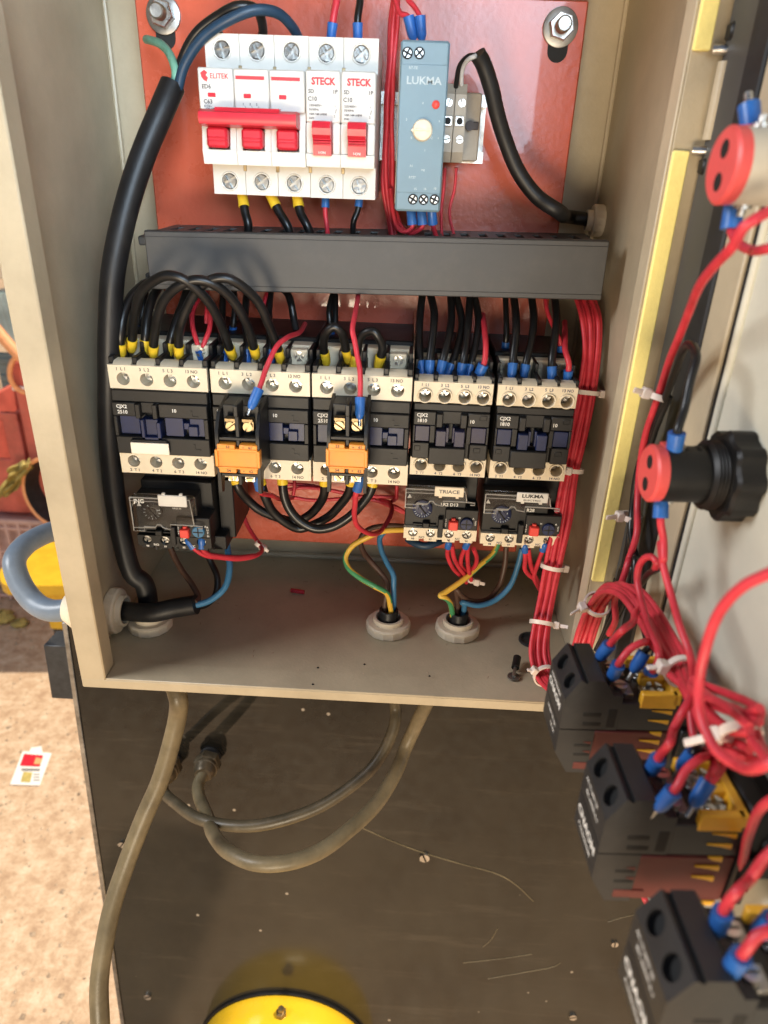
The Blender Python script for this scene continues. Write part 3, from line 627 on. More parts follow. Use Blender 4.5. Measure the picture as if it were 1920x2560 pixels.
for k, x in enumerate((180.9, 187.2)):
    T = thing('terminal_block', ('beige rail terminal block tucked against the timer relay', 'beige rail terminal block at the end of the rail')[k], 'terminal block', (x+3, -25, 133), 'rail terminal blocks')
    y0 = -44.5; w = 5.9
    b = MB(); b.prism([(-8.8, 134), (y0+4, 134), (y0, 139), (y0, 166), (y0+4, 171), (-8.8, 171)], 0, x, x+w); b.build('housing', 'railgrey', T, 20)
    for z in (162, 145):
        screw((x+w/2+(.6 if k else 0), y0-.1, z), 2.0, T, 'slot')
    b = MB(); zc = 153.6; b.box(x+.6, x+w-.6, y0-1.2, y0+.5, zc-2.4, zc+2.4, .3); sq = b.build('jumper_cage', 'metal', T)
    b = MB(); b.lathe((x+w/2, y0-1.25, zc), (0, -1, 0), [(0, 1.7), (.06, 1.7)], 16); b.build('cage_hole', 'hole', sq)
T = thing('rail_end_stop', 'grey plastic end stop clipped on the rail beside the terminals', 'end stop', (198, -20, 134))
b = MB(); b.box(193.6, 203, -20, -8.8, 135, 169, .8); b.build('body', 'railgrey', T)
p = onY(*px('K2', 672, 652), -21); b = MB(); b.tube([p, p+V(0, -2, 0)], 2.6, 14); b.box(p.x, p.x+5, -21.5, -19.5, p.z-2, p.z+2, .5); b.build('hook', 'inkg', T)
# ================================================================== WIRE DUCT
T = thing('wire_duct', 'grey slotted wire duct with smooth cover running across the plate', 'cable duct', (150, -30, 64))
rz = math.radians(-.9); dz = lambda x: (x-22)*math.tan(math.radians(.9))
df = (V(22, 0, 0), V(math.cos(math.radians(.9)), 0, math.sin(math.radians(.9))), V(0, 1, 0), V(-math.sin(math.radians(.9)), 0, math.cos(math.radians(.9))))
b = MB(); b.box(-2, 254, -1.9, -.15, 64, 93.5, .3, fr=df); b.build('duct_base', 'duct', T)
b = MB(); b.box(-1, 254.5, -61.2, -59.6, 63.4, 94.6, .6, fr=df); b.box(-1, 254.5, -60, -55, 93.6, 94.8, .3, fr=df); b.box(-1, 254.5, -60, -55, 63.3, 64.4, .3, fr=df); b.build('cover', 'duct', T)
b = MB(); b.box(-1, 254.5, -61.35, -61.1, 91.6, 91.9, .05, fr=df); b.build('lid_seam', 'gasket', T)
b = MB(); b.box(-1, 254.5, -61.35, -61.1, 66.2, 66.5, .05, fr=df); b.build('lid_seam', 'gasket', T)
b = MB(); b.box(-2, 254, -16.2, -1.8, 92.2, 93.4, .2, fr=df); b.box(-2, 254, -16.2, -1.8, 64.4, 65.6, .2, fr=df); b.build('side_wall', 'duct', T)
for k in range(24):
    for z in (92.2, 64.4):
        b = MB(); xk = -1.5+k*10.7; b.box(xk, xk+6.2, -58.6, -16, z, z+1.2, .3, fr=df); b.build('finger', 'duct', T)
for k, z in enumerate((88, 67)):                                     # torn tabs at the open left end
    b = MB(); b.box(-10, -1.6, -47+k*4, -33, z-2.6, z+2.6, .8, fr=df); b.build('end_tab', 'duct', T)
b = MB(); b.box(-6.5, -1.8, -42, -14, 70, 85, 1.5, fr=df); b.build('end_tab', 'duct', T)
# ================================================================== CONTACTORS
def contactor_big(x, lab, model_shift=0, label_tag=False, aux=False):
    """57 mm wide contactor: strips at y -87.8"""
    w = 56.5; y = -87.8; t1, t2, b1, b2 = 25.8, 12.3, -26.5, -39.8
    T = thing('contactor', lab, 'contactor', (x+w/2, -45, b2), 'wide black contactors')
    b = MB(); b.box(x+.2, x+w-.2, -.2, -52, -44, 38, .8); b.build('base', 'black', T)
    b = MB(); b.box(x+.4, x+w-.4, -52, y+4, b1-.3, t2+.2, .5); b.box(x+1.5, x+w-1.5, -52, -62, -42, b1, .6); b.build('coil_housing', 'black', T)
    hx = [x+8.3+13.35*i for i in range(4)]
    # top terminal strip
    b = MB(); b.holed(x+.15, x+w-.15, t2, t1, y, y+16, [(h, 18.0, 3.75) for h in hx], 9, 26); st = b.build('upper_terminal_strip', 'cream', T)
    b = MB()
    for i, h in enumerate(hx): b.prism([(y+.05, t1-.1), (y+3, t1+2.0), (y+9, t1+2.2), (y+9, t1-.1)], 0, h-5.2, h+5.0)
    b.box(x+1, x+w-1, y+26, y+38, t2, t1+9.5, .8); b.build('terminal_riser', 'cream', st)
    for i, h in enumerate(hx): screw((h, y+7.6, 18.9), 3.2, st, 'cross')
    for i in range(5):
        xs = x+1.6+13.35*i
        b = MB(); b.box(xs-1.6, xs+1.6, y+2.5, y+30, t2, t1+4.2, .6); b.box(xs-1.2, xs+1.2, y+16, y+36, t1, t1+9.8, .5); b.build('phase_barrier', 'black', T)
    b = MB(); b.box(x+w-14.5, x+w-4, y+20, y+26.2, t1-1, t1+8.2, .6); a2 = b.build('coil_terminal', 'cream', T)
    screw((x+w-8.6, y+19.9, t1+4.6), 3.0, a2)
    # lower strip
    b = MB(); b.holed(x+.15, x+w-.15, b2, b1, y, y+20, [(h-.1, -32.2, 3.75) for h in hx], 9, 26); sl = b.build('lower_terminal_strip', 'cream', T)
    for h in hx: screw((h, y+7.6, -31.6), 3.3, sl, 'cross')
    b = MB()
    for h, n_ in zip(hx, ('1  L 1', '3  L 2', '5  L 3', '13 NO')): b.text(n_, 2.55, (h-.8, y-.06, 23.6))
    b.build('terminal_print', 'inkg', st)
    b = MB()
    for h, n_ in zip(hx, ('2  T 1', '4  T 2', '6  T 3', '14 NO')): b.text(n_, 2.5, (h, y-.06, -37.9))
    b.build('terminal_print', 'inkg', sl)
    # front: frame round the slider window
    f = y-3.0
    b = MB(); b.box(x+.6, x+w-.6, y+3, y-1.2, 5.0, t2-.4, .5); b.build('top_band', 'dkgrey', T)
    b = MB(); b.box(x+.7, x+14.2, f, y+5, -3.2, 5.0, .5); b.box(x+27.5, x+w-.8, f, y+5, -3.2, 5.0, .5); b.box(x+14.2, x+27.5, y-1, y+5, -1.5, 5.0, .4)
    b.box(x+14.4, x+17.2, f-1.4, y+5, -3.8, 4.6, .4); b.box(x+24.2, x+27.0, f-1.4, y+5, -3.8, 4.6, .4)
    b.box(x+.7, x+2.8, f, y+5, -15.4, -3.3, .4); b.box(x+w-3.4, x+w-.8, f, y+5, -15.4, -3.3, .4)
    b.box(x+.7, x+w-.8, f, y+5, b1+.2, -15.5, .5); b.box(x+10, x+31, f-2.0, y+5, -24.5, -16.5, .5); b.build('front_cover', 'dkgrey', T)
    for zz in (-.4, -20.6):
        b = MB(); b.prism([(x+46, zz+2.1), (x+47.2, zz+2.1), (x+47.2, zz-1), (x+50.2, zz-1), (x+50.2, zz-2.1), (x+46, zz-2.1)], 1, f-.4, f+.3); b.build('notch_mark', 'black', T)
    b = MB(); b.box(x+2.9, x+14.5, y+.6, y+4.5, -15.3, -3.4, .3); b.box(x+30, x+40.6, y-1.2, y+4.5, -14.8, -3.6, .3); b.box(x+40.6, x+44, y-.6, y+4.5, -10.6, -6.6, .3); b.box(x+44, x+53, y+.2, y+4.5, -15.0, -4, .3); b.box(x+43.6, x+49.2, y-2.2, y+2, -14.2, -8.0, .4)
    b.build('slider', 'blueslide', T)
    b = MB(); b.box(x+16.4, x+18.6, f-1, y+4, -17, -4.6, .4); b.box(x+25.6, x+28.0, f-1, y+4, -17, -6.0, .4); b.box(x+16.4, x+28, f-1, y+4, -17.2, -15, .4); b.box(x+18.5, x+25.7, y-1.2, y+4, -15.2, -5, .3); b.build('slider_clip', 'blueslide', T)
    b = MB(); b.text('CJX2', 2.9, (x+6.4, f-.06, 2.6)); b.text('2510', 2.9, (x+6.6, f-.06, -.7)); b.build('model_print', 'inkw', T)
    b = MB(); b.text('10', 2.9, (x+36.5, f-.06, 1.2)); b.build('contact_print', 'inkw', T)
    b = MB(); b.box(x+2, x+w-2, -52, y+22, b2-7, b2-.2, .5); b.build('skirt', 'black', T)
    if label_tag:
        p, q = onY(*px('K6', 258, 475), y-4.4), onY(*px('K6', 585, 590), y-4.4)
        b = MB(); b.box(p.x, q.x, y-6.2, y-5.2, q.z+.6, p.z, .3); b.build('blank_tag', 'tag', T)
    return T
contactor_big(0, 'wide black contactor with blank white tag beside the thick black cable', label_tag=True)
contactor_big(58.05, 'wide black contactor with orange auxiliary block between two other wide contactors')
contactor_big(115.56, 'wide black contactor with orange auxiliary block next to the narrow contactors')
def contactor_small(x, lab, slide):
    w = 45.0; y = -83.4; t1, t2, b1, b2 = 22.8, 10.9, -22.7, -34.2
    T = thing('contactor', lab, 'contactor', (x+w/2, -45, b2), 'narrow black contactors')
    b = MB(); b.box(x+.2, x+w-.2, -.2, -50, -40, 34, .8); b.build('base', 'black', T)
    b = MB(); b.box(x+.4, x+w-.4, -50, y+3.5, b1-.3, t2+.2, .5); b.box(x+1.5, x+w-1.5, -50, -60, -38, b1, .6); b.build('coil_housing', 'black', T)
    hx = [x+6.6, x+17.7, x+29.0, x+39.4]
    b = MB(); b.holed(x+.15, x+w-.15, t2, t1, y, y+16, [(h, 14.9, 3.55) for h in hx], 11, 26); st = b.build('upper_terminal_strip', 'cream', T)
    b = MB()
    for h in hx: b.prism([(y+.05, t1-.1), (y+3, t1+1.8), (y+9, t1+2.0), (y+9, t1-.1)], 0, h-4.2, h+4.2)
    b.box(x+1, x+w-1, y+26, y+36, t2, t1+8.5, .8); b.build('terminal_riser', 'cream', st)
    b = MB(); b.holed(x+.15, x+w-.15, b2, b1, y, y+18, [(h-.1, -27.4, 3.55) for h in hx], 11, 26); sl = b.build('lower_terminal_strip', 'cream', T)
    for h in hx:
        for p_, z in ((st, 14.9), (sl, -27.4)):
            b = MB(); b.lathe((h-(.1 if z < 0 else 0), y+.3, z), (0, -1, 0), [(-2, 3.5), (1.6, 3.55), (1.7, 3.7), (1.7, 4.1), (1.5, 4.3), (-.1, 4.35)], 30, caps=False); b.build('hole_collar', 'cream', p_)
        screw((h, y+7.5, 15.8), 3.0, st, 'cross'); screw((h, y+8.5, -26.6), 3.0, sl, 'cross')
    for i in range(5):
        xs = x+1.4+10.9*i+(-.6 if i == 4 else 0)
        b = MB(); b.box(xs-1.3, xs+1.3, y+3, y+30, t2, t1+3.4, .5); b.box(xs-1.0, xs+1.0, y+16, y+34, t1, t1+8.8, .4); b.build('phase_barrier', 'black', T)
    for h in (x+5, x+w-6): screw((h, y+25.8, t1+4.5), 2.7, st, 'cross')
    b = MB()
    for h, n_ in zip(hx, ('1  L1', '3  L2', '5  L3', '13 NO')): b.text(n_, 2.35, (h-.2, y-.06, 20.9))
    b.build('terminal_print', 'inkb', st)
    b = MB()
    for h, n_ in zip(hx, ('2  T1', '4  T2', '6  T3', '14 NO')): b.text(n_, 2.25, (h-.4, y-.06, -32.9))
    b.build('terminal_print', 'inkb', sl)
    f = y-3.0
    b = MB(); b.box(x+.6, x+w-.6, y+3, y-1.0, 6.2, t2-.4, .5); b.build('top_band', 'dkgrey', T)
    b = MB(); b.box(x+.7, x+13.6, f, y+5, -2.0, 6.2, .5); b.box(x+31.8, x+w-.7, f, y+5, -2.0, 6.2, .5); b.box(x+13.6, x+31.8, y-.6, y+5, -1.4, 6.2, .4)
    b.box(x+13.8, x+17.4, f-1.4, y+5, -2.6, 5.4, .4); b.box(x+27.6, x+31.2, f-1.4, y+5, -2.6, 5.4, .4)
    for xa, xb in ((.7, 1.9), (10.4, 13.4), (31.6, 34.2), (43, 44.4)): b.box(x+xa, x+xb, f, y+5, -12.6, -2.0, .3)
    b.box(x+.7, x+10.6, f, y+5, b1+.2, -12.6, .5); b.box(x+34, x+w-.7, f, y+5, b1+.2, -12.6, .5); b.box(x+10.6, x+34, y, y+5, b1+.2, -12.6, .4)
    b.box(x+10.4, x+31.4, f-3.4, y+2, -24.6, -14.2, .5); b.build('front_cover', 'dkgrey', T)
    for xa, xb, za, zb_ in ((2, 5.5, -17.6, -14.6), (36.4, 40.4, -17.6, -14.6), (38.4, 42.6, 2.2, 5.2)): b = MB(); b.box(x+xa, x+xb, f-.3, f+.4, za, zb_, .3); b.build('notch_mark', 'black', T)
    b = MB(); b.box(x+2.0, x+10.3, f+.6, y+4, -12.0, -2.6, .4); b.box(x+34.3, x+42.9, f+.6, y+4, -12.0, -2.6, .4); b.box(x+14.0, x+19.9, f-2.0, y+4, -13.9, -4.4, .4); b.box(x+24.6, x+30.6, f-2.0, y+4, -13.9, -4.4, .4); b.box(x+19.8, x+21.4, f, y+4, -12, -3, .2); b.box(x+23.6, x+24.7, f, y+4, -12, -3, .2)
    b.build('slider', slide, T)
    b = MB(); b.text('CJX2', 2.9, (x+5.6, f-.06, 4.0)); b.text('1810', 2.9, (x+5.6, f-.06, .7)); b.build('model_print', 'inkw', T)
    b = MB(); b.text('10', 2.9, (x+34.2, f-.06, 1.2)); b.build('contact_print', 'inkw', T)
    b = MB(); b.box(x+2, x+w-2, -50, y+20, b2-7, b2-.2, .5); b.build('skirt', 'black', T)
    return T
contactor_small(173.0, 'narrow black contactor with violet sliders beside the wide contactors', 'violet')
contactor_small(220.28, 'narrow black contactor with navy sliders beside the red wire bundle', 'blueslide')
# ---- auxiliary contact blocks
def aux(xa, xb, zs, lab):
    y0, y1 = -90.9, -119.0; zt_, zb = 17.0, -33.5; xc = (xa+xb)/2; z0 = zs
    T = thing('auxiliary_contact', lab, 'auxiliary contact', (xc, -105, zb+zs), 'orange clipped auxiliary blocks')
    Z = lambda z: z+z0
    for s in (0, 1):
        x0 = xa if s == 0 else xb-1.8
        b = MB(); b.prism([(y0, Z(16)), (y1+7, Z(12.5)), (y1, Z(4)), (y1-.4, Z(-2)), (y1-.4, Z(-20)), (y1, Z(-32)), (y1+5, Z(-33.5)), (y1+9, Z(-22)), (y0, Z(-24))], 0, x0, x0+1.8); b.build('side_wall', 'black', T)
    b = MB(); b.box(xa+1.8, xb-1.8, y0, y1+3.5, Z(-20.5), Z(-1.2), .5); b.box(xa+1.8, xb-1.8, y0, y1+12, Z(-24), Z(15), .5)
    b.box(xc-1.1, xc+1.1, y0, y1+1.5, Z(-28), Z(13.5), .4); b.box(xa+1.8, xb-1.8, y1+.6, y1+6, Z(-1.4), Z(.4), .3); b.box(xa+1.8, xb-1.8, y1+.6, y1+4, Z(-22.5), Z(-20.7), .3)
    b.box(xc-1.3, xc+1.3, y1-.2, y1+14, Z(12), Z(18.5), .5); b.build('body', 'black', T)
    for s in (-1, 1):
        xx = xc+s*4.7
        b = MB(); b.box(xx-3.0, xx+3.0, y1+8.5, y1+12.2, Z(1.4), Z(8.6), .4); b.prism([(y1+8.6, Z(7)), (y1+5.5, Z(7.6)), (y1+5.3, Z(9.2)), (y1+9, Z(9.6))], 0, xx-2.8, xx+2.8); pl = b.build('terminal_plate', 'brass', T)
        screw((xx-.3, y1+7.6, Z(4.4)), 2.75, pl, 'slot', me=SCRB)
        b = MB(); b.box(xx-3.0, xx+3.0, y1+5, y1+12, Z(-27.5), Z(-23.4), .4); p2 = b.build('terminal_plate', 'metal', T)
        screw((xx, y1+4.8, Z(-24.4)), 2.5, p2, 'slot', me=SCRB)
    # orange clip
    b = MB(); zt2, zb2 = Z(-3.0), Z(-19.6); ya = y1-1.6
    b.box(xa+1.0, xc-1.2, ya, y1+3.6, zt2-2.6, zt2, .35); b.box(xc+1.2, xb-1.0, ya, y1+3.6, zt2-2.6, zt2, .35)
    b.box(xa+1.4, xc-1.0, ya, y1+3.6, zb2, zb2+2.8, .35); b.box(xc+1.0, xb-1.4, ya, y1+3.6, zb2, zb2+2.8, .35)
    b.box(xa+1.0, xb-1.0, ya+.7, y1+3.6, zb2+2.7, zt2-2.5, .3); b.box(xa-.4, xa+1.4, ya-.4, y1+3, zb2+3.6, zt2-3.2, .4); b.box(xb-1.4, xb+.4, ya-.4, y1+3, zb2+3.6, zt2-3.2, .4)
    b.box(xa+.9, xb-.9, ya-.2, ya+1, zt2-4.0, zt2-2.4, .3); b.box(xa+.9, xb-.9, ya-.1, ya+1, zb2+2.4, zb2+3.6, .3)
    cl = b.build('clip', 'orangeclip', T)
    b = MB()
    for dx, dzv, t in ((-5.0, -1.4, '53'), (7.2, -1.4, '61'), (-5.2, -15.2, '54'), (7.0, -15.2, '62')): b.text(t, 2.2, (xc+dx, ya-.08, zt2+dzv), bold=.02)
    b.text('o', 1.6, (xc+3.3, ya-.08, zt2-1.4)); b.text('u', 1.6, (xc+3.1, ya-.08, zt2-15.0)); b.build('terminal_print', 'inkd', cl)
    return T
aux(127.6, 149.3, 0, 'auxiliary contact block with orange clip on the contactor next to narrow ones')
aux(67.2, 91.0, -3.2, 'auxiliary contact block with orange clip on the middle wide contactor')
# ================================================================== OVERLOAD RELAYS
def overload(x, w, z0, y, lab, strip, ink, brand, model, dark=False):
    """z0 = top of the clear cover"""
    T = thing('overload_relay', lab, 'overload relay', (x+w/2, -50, z0-34), 'overload relays under the contactors')
    b = MB(); b.box(x+1, x+w-1, -30, y+14, z0-33, z0+4, .6); b.box(x+2, x+w-2, -40, y+20, z0+2, z0+8, .5); b.build('rear_body', 'black', T)
    zb = z0-28.2                                    # terminal row top
    b = MB(); b.box(x+.4, x+w*.82, y+3, y+16, zb, z0-1.5, .5); b.box(x+w*.55, x+w-.3, y+.4, y+16, zb-.2, z0-14.5, .5); b.build('front_cover', 'dkgrey', T)
    b = MB(); hx = [x+w*f for f in (.13, .37, .62, .86)]
    b.holed(x+.2, x+w-.4, zb-7.4, zb, y, y+10, [(h, zb-3.2, 2.95) for h in hx], 4.5, 22)
    for h in hx: b.box(h-4, h+4, y+.2, y+8, zb-9.2, zb-7.3, .3)
    st = b.build('terminal_strip', strip, T)
    for h in hx: screw((h, y+2.6, zb-3.2), 2.6, st, 'cross')
    b = MB()
    for h, t in zip(hx, ('98', '97', '95', '96')): b.text(t, 1.9, (h, y-.06, zb-7.6))
    b.text('NO', 2.2, (x+w*.25, y-.06, zb-6.4)); b.text('NC', 2.2, (x+w*.74, y-.06, zb-6.4)); b.build('terminal_print', ink, st)
    b = MB(); b.box(x+w*.46, x+w*.53, y-1.6, y+5, zb-5.4, zb+7.5, .4); b.build('barrier', 'dkgrey', T)
    # dial
    c = V(x+w*.24, y+2.2, z0-(15.5 if not dark else 11.5)); b = MB(); b.lathe(c, (0, -1, 0), [(-1, 6.0), (1.2, 6.0), (1.5, 5.6), (1.5, 2.6), (2.0, 2.4)], 30); dl = b.build('current_dial', 'dkgrey' if dark else 'blueslide', T)
    b = MB()
    for k in range(9):
        a = math.radians(200+k*17.5 if not dark else 160+k*27); d = V(math.cos(a), 0, math.sin(a)); t = V(-math.sin(a), 0, math.cos(a))
        b.box(-.15, .15, -.1, .1, -.6, .6, .01, fr=(c+V(0, -1.6, 0)+d*4.8, t, V(0, 1, 0), d))
    b.text('2', 1.6, c+V(-.5, -1.6, -3.0)); b.text('9', 1.5, c+V(3.4, -1.6, 1)); b.text('A', 1.6, c+V(-2.2, -1.6, 4.0) if dark else c+V(0, -1.6, 2.8)); b.build('dial_print', 'inkpale', dl)
    b = MB(); b.box(-3.6, 3.6, -.4, .6, -.45, .45, .2, fr=(c+V(0, -2.1, 0), V(.6, 0, -.8), V(0, 1, 0), V(.8, 0, .6))); b.build('dial_slot', 'hole', dl)
    # test lever slot
    b = MB(); b.box(x+w*.12, x+w*.44, y+1.4, y+4, zb+1.2, zb+2.4, .3); b.box(x+w*.25, x+w*.35, y-1, y+4, zb+.2, zb+4.2, .6); b.build('test_lever', 'black', T)
    # red stop button, blue reset
    b = MB(); xr = x+w*.60; b.box(xr, xr+5.8, y-3.4, y+3, zb+.8, zb+6.8, .6); b.box(xr+1.6, xr+4.2, y-1.5, y+3, zb+6.4, zb+8.2, .4); sb_ = b.build('stop_button', 'redbtn', T)
    b = MB(); cb = V(x+w*.84, y-.1, zb+4.8); b.lathe(cb, (0, -1, 0), [(-1, 3.9), (1.4, 3.9), (1.8, 3.5)], 26); bl = b.build('reset_dial', 'blueslide' if not dark else 'wblue', T)
    b = MB(); b.box(cb.x-3.2, cb.x+3.2, cb.y-2.0, cb.y-1.7, cb.z-.4, cb.z+.4, .1); b.box(cb.x-.4, cb.x+.4, cb.y-2.0, cb.y-1.7, cb.z-3.2, cb.z+3.2, .1); b.build('reset_slot', 'black', bl)
    b = MB(); b.text('A', 1.7, (x+w*.93, y+.3, zb+8)); b.text('M', 1.5, (x+w*.745, y+.3, zb+8))
    if dark:
        for k, ch in enumerate('AUTO'): b.text(ch, 1.8, (x+w*.955, y+.3, zb+7.5-k*2.1))
    else:
        b.text('AUTO', 1.2, (x+w*.965, y+.3, zb+5), right=(0, 0, 1), up=(-1, 0, 0))
    for k, ch in enumerate('STOP'): b.text(ch, 1.4, (x+w*.565, y+.3, zb+6.6-k*1.5))
    b.text(model, 3.0, (x+w*.60, y+2.8, z0-12.6)) if model else None
    b.prism([(x+w*.03, z0-9.0), (x+w*.09, z0-9.0), (x+w*.06, z0-6.4)], 1, y+2.8, y+2.9)
    b.build('face_print', 'inkw', T)
    # clear hinged cover
    zc0 = z0-12.5 if not dark else z0-23
    b = MB(); b.prism([(x+.3, z0-.2), (x+.3, zc0), (x+w*.15, zc0), (x+w*.15, zc0+3), (x+w*.42, zc0+3), (x+w*.42, zc0+1.2), (x+w*.50, zc0+1.2), (x+w*.50, zc0+5.0), (x+w*.80, zc0+5.0), (x+w*.80, z0-.2)], 1, y-3.6, y-2.6)
    b.box(x+.3, x+w*.8, y-3.6, y+2.6, z0-1.0, z0-.1, .2); b.box(x+.3, x+1.1, y-3.6, y+2.6, zc0, z0-1, .2); b.box(x+w*.79, x+w*.81, y-3.4, y+2.6, zc0+5, z0-1, .2); cv = b.build('clear_cover', 'clear', T, 20)
    b = MB(); e = .32; yy = y-3.9
    rim = [(x+.3, z0), (x+.3, zc0), (x+w*.15, zc0), (x+w*.15, zc0+3.2), (x+w*.30, zc0+3.2), (x+w*.33, zc0+5), (x+w*.37, zc0+5), (x+w*.40, zc0+3), (x+w*.50, zc0+2), (x+w*.50, zc0+5.4), (x+w*.80, zc0+5.4), (x+w*.92, zc0+5), (x+w*.92, zc0+3.6), (x+w*.86, zc0+3.6)]
    b.tube([V(p, yy, q) for p, q in rim], .42, 6); b.tube([V(x+.3, yy, z0), V(x+w*.78, yy, z0-.3), V(x+w*.81, yy, zc0+6)], .42, 6); b.tube([V(x+.3, yy, z0-2.4), V(x+w*.42, yy, z0-2.4)], .25, 6); b.tube([V(x+.3, yy, zc0+2.2), V(x+w*.30, yy, zc0+2.6)], .3, 6); b.build('cover_rim', 'clearrim', cv)
    # brand tag clipped over the cover
    if not dark:
        b = MB(); b.box(x+w*.38, x+w*.76, y-5.2, y-4.0, z0-3.6, z0+2.6, .3); b.box(x+w*.44, x+w*.48, y-4.4, y-2, z0-5, z0-3.4, .2); b.box(x+w*.66, x+w*.70, y-4.4, y-2, z0-5, z0-3.4, .2); tgp = b.build('brand_tag', 'gland' if brand == 'TRIACE' else 'white', T)
        b = MB()
        if brand == 'TRIACE': b.text('TRIACE', 3.1, (x+w*.57, y-5.26, z0-.4), bold=.02, sx=1.2)
        else: b.text('LUKMA', 3.0, (x+w*.57, y-5.26, z0+.5), bold=.04, sx=1.3); b.text('ELECTRIC', 1.5, (x+w*.57, y-5.26, z0-2.2), bold=.02, sx=1.6)
        b.build('brand_print', 'inkg' if brand == 'TRIACE' else 'inkd', tgp)
    else:
        p, q = onY(*px('K6', 474, 920), y-5), onY(*px('K6', 723, 1025), y-5)
        b = MB(); b.box(p.x, q.x, y-5.2, y-4.0, q.z, p.z, .4); b.box(p.x+2.5, p.x+4.5, y-4.8, y-3, p.z-.4, p.z+1.2, .3); b.box(q.x-4.5, q.x-2.5, y-4.8, y-3, p.z-.4, p.z+1.2, .3); b.build('blank_tag', 'white', T)
        b = MB(); b.text('JNG', 3.6, (x+w*.12, y-3.75, z0-2.6), bold=.03); b.text('NR25-36', 1.5, (x+w*.56, y+2.6, z0-9.4)); b.build('brand_print', 'inkw', cv)
    return T
M['clearrim'] = mat('clear_plastic_edge', (.62, .60, .56), .18, var=.05, trans=.55, ior=1.3)
t2_ = onY(1012, 1218, -86).z; t3_ = onY(1210, 1232, -86).z; t1_ = onY(*px('K6', 275, 928), -88).z
overload(171.2, 45.8, t2_, -84, 'overload relay with blue dial and dull grey brand tag', 'cream', 'inkg', 'TRIACE', 'LR2 D13')
overload(219.0, 49.0, t3_, -84, 'overload relay with white tag printed in bold black beside the red bundle', 'cream', 'inkb', 'LUKMA', 'R28')
b = MB()
o1 = overload(3.0, 47.5, t1_, -86, 'all-black overload relay with blank white tag under the first contactor', 'black', 'inkw', '', '', True)
b.box(4, 56, -30, -72, t1_-44, t1_-34, .6); b.box(50, 60, -20, -62, t1_-40, t1_+2, .6); b.build('load_terminal_row', 'black', o1)
b = MB()
for i, t in enumerate(('2 T1', '4 T2', '6 T3')): b.text(t, 3.0, onY(*px('K6', (495, 705, 920)[i], 1362), -72.1))
b.build('terminal_print', 'inkg', o1)
b = MB(); p = onY(*px('K8', 806+22, 1160), -80.8); b.text('TEST', 2.2, p); b.build('face_print', 'inkw', [o for o in bpy.data.objects if o.name == 'overload_relay.001'][0])
# ================================================================== WIRES INSIDE THE BOX
YF_ = lambda n=0: (n, 'fyel', 9.5, 2.75)
BF_ = lambda n=0, l=9, r=2.3: (n, 'fblue', l, r)
def wr(k, L, r, m, lab, grp=None, ends=(), **kw): return wire(pts(k, L), r, m, lab, grp, ends=ends, **kw)
# thick black cable on the left
big = pts('D', [(373, 184, -46), (352, 235, -52), (318, 320, -58), (288, 400, -64), (262, 490, -70), (245, 590, -74), (236, 700, -76), (234, 820, -76), (238, 940, -74), (247, 1060, -72), (262, 1160, -74), (285, 1240, -78)])
o = wire(big+[V(fg3.x-1, fg3.y, FZ+34), V(fg3.x, fg3.y, FZ+4)], 6.5, 'cable', 'thick black sheathed cable running down the left side of the enclosure', name='supply_cable', cat='cable', seg=18)
g_ = 'supply cores looping to the three-pole breaker'
wr('D', [(378, 190, -46), (392, 130, -44), (425, 72, -46), (470, 34, -48), (515, 14, -50), (552, 22, -46), (566, 62, -34), (566, 80, -28)], 2.5, 'wblack', 'black supply core arching to the middle pole of the three-pole breaker', g_)
wr('D', [(384, 192, -48), (398, 140, -48), (440, 80, -52), (500, 40, -54), (555, 24, -52), (600, 30, -46), (632, 58, -36), (645, 82, -30)], 2.6, 'wsteel', 'dark blue supply core arching to the right pole of the three-pole breaker', g_)
wr('D', [(376, 192, -44), (386, 150, -40), (410, 105, -38), (445, 75, -38), (470, 72, -34), (478, 85, -28)], 2.5, 'wblack', 'black supply core bending to the left pole of the three-pole breaker', g_)
wr('K1', [(490, 440, -47), (498, 370, -46), (470, 280, -42), (420, 232, -34), (370, 212, -26), (345, 205, -16)], 2.2, 'wgreen', 'pale green earth wire leaving the thick cable towards the plate bolt')
# breaker bottom wires into the duct
g_ = 'black wires from breaker to duct'
for k, L in enumerate(([(845, 1035), (858, 1100), (872, 1170), (862, 1260)], [(1000, 1035), (1030, 1100), (1075, 1180), (1100, 1270)], [(1128, 1035), (1145, 1100), (1180, 1180), (1215, 1270)])):
    wr('K1', [(x, y, d) for (x, y), d in zip(L, (-36, -38, -40, -36))], 2.5, 'wblack', 'black wire with yellow ferrule dropping from the three-pole breaker into the duct', g_, [(0, 'fyel', 11, 3.0)])
wr('K1', [(1273, 1045, -38), (1276, 1110, -39), (1282, 1180, -40), (1290, 1270, -36)], 1.35, 'wred', 'short red wire with blue ferrule under the single-pole breaker', None, [BF_(0, 9, 2.2)])
wr('K1', [(1447, 1045, -38), (1438, 1100, -39), (1420, 1150, -40), (1418, 1270, -36)], 1.6, 'wblack', 'short black wire with blue ferrule under the single-pole breaker', None, [BF_(0, 8, 2.2)])
wr('K1', [(1305, 165, -40), (1312, 90, -40), (1335, 0, -38), (1355, -120, -34)], 1.9, 'wred', 'dark red wire with blue ferrule entering the top of the single-pole breaker', None, [BF_(0, 11, 2.5)])
wr('K1', [(1440, 165, -40), (1440, 90, -40), (1445, 0, -38), (1450, -120, -34)], 1.9, 'wblack', 'black wire with blue ferrule entering the top of the single-pole breaker', None, [BF_(0, 11, 2.5)])
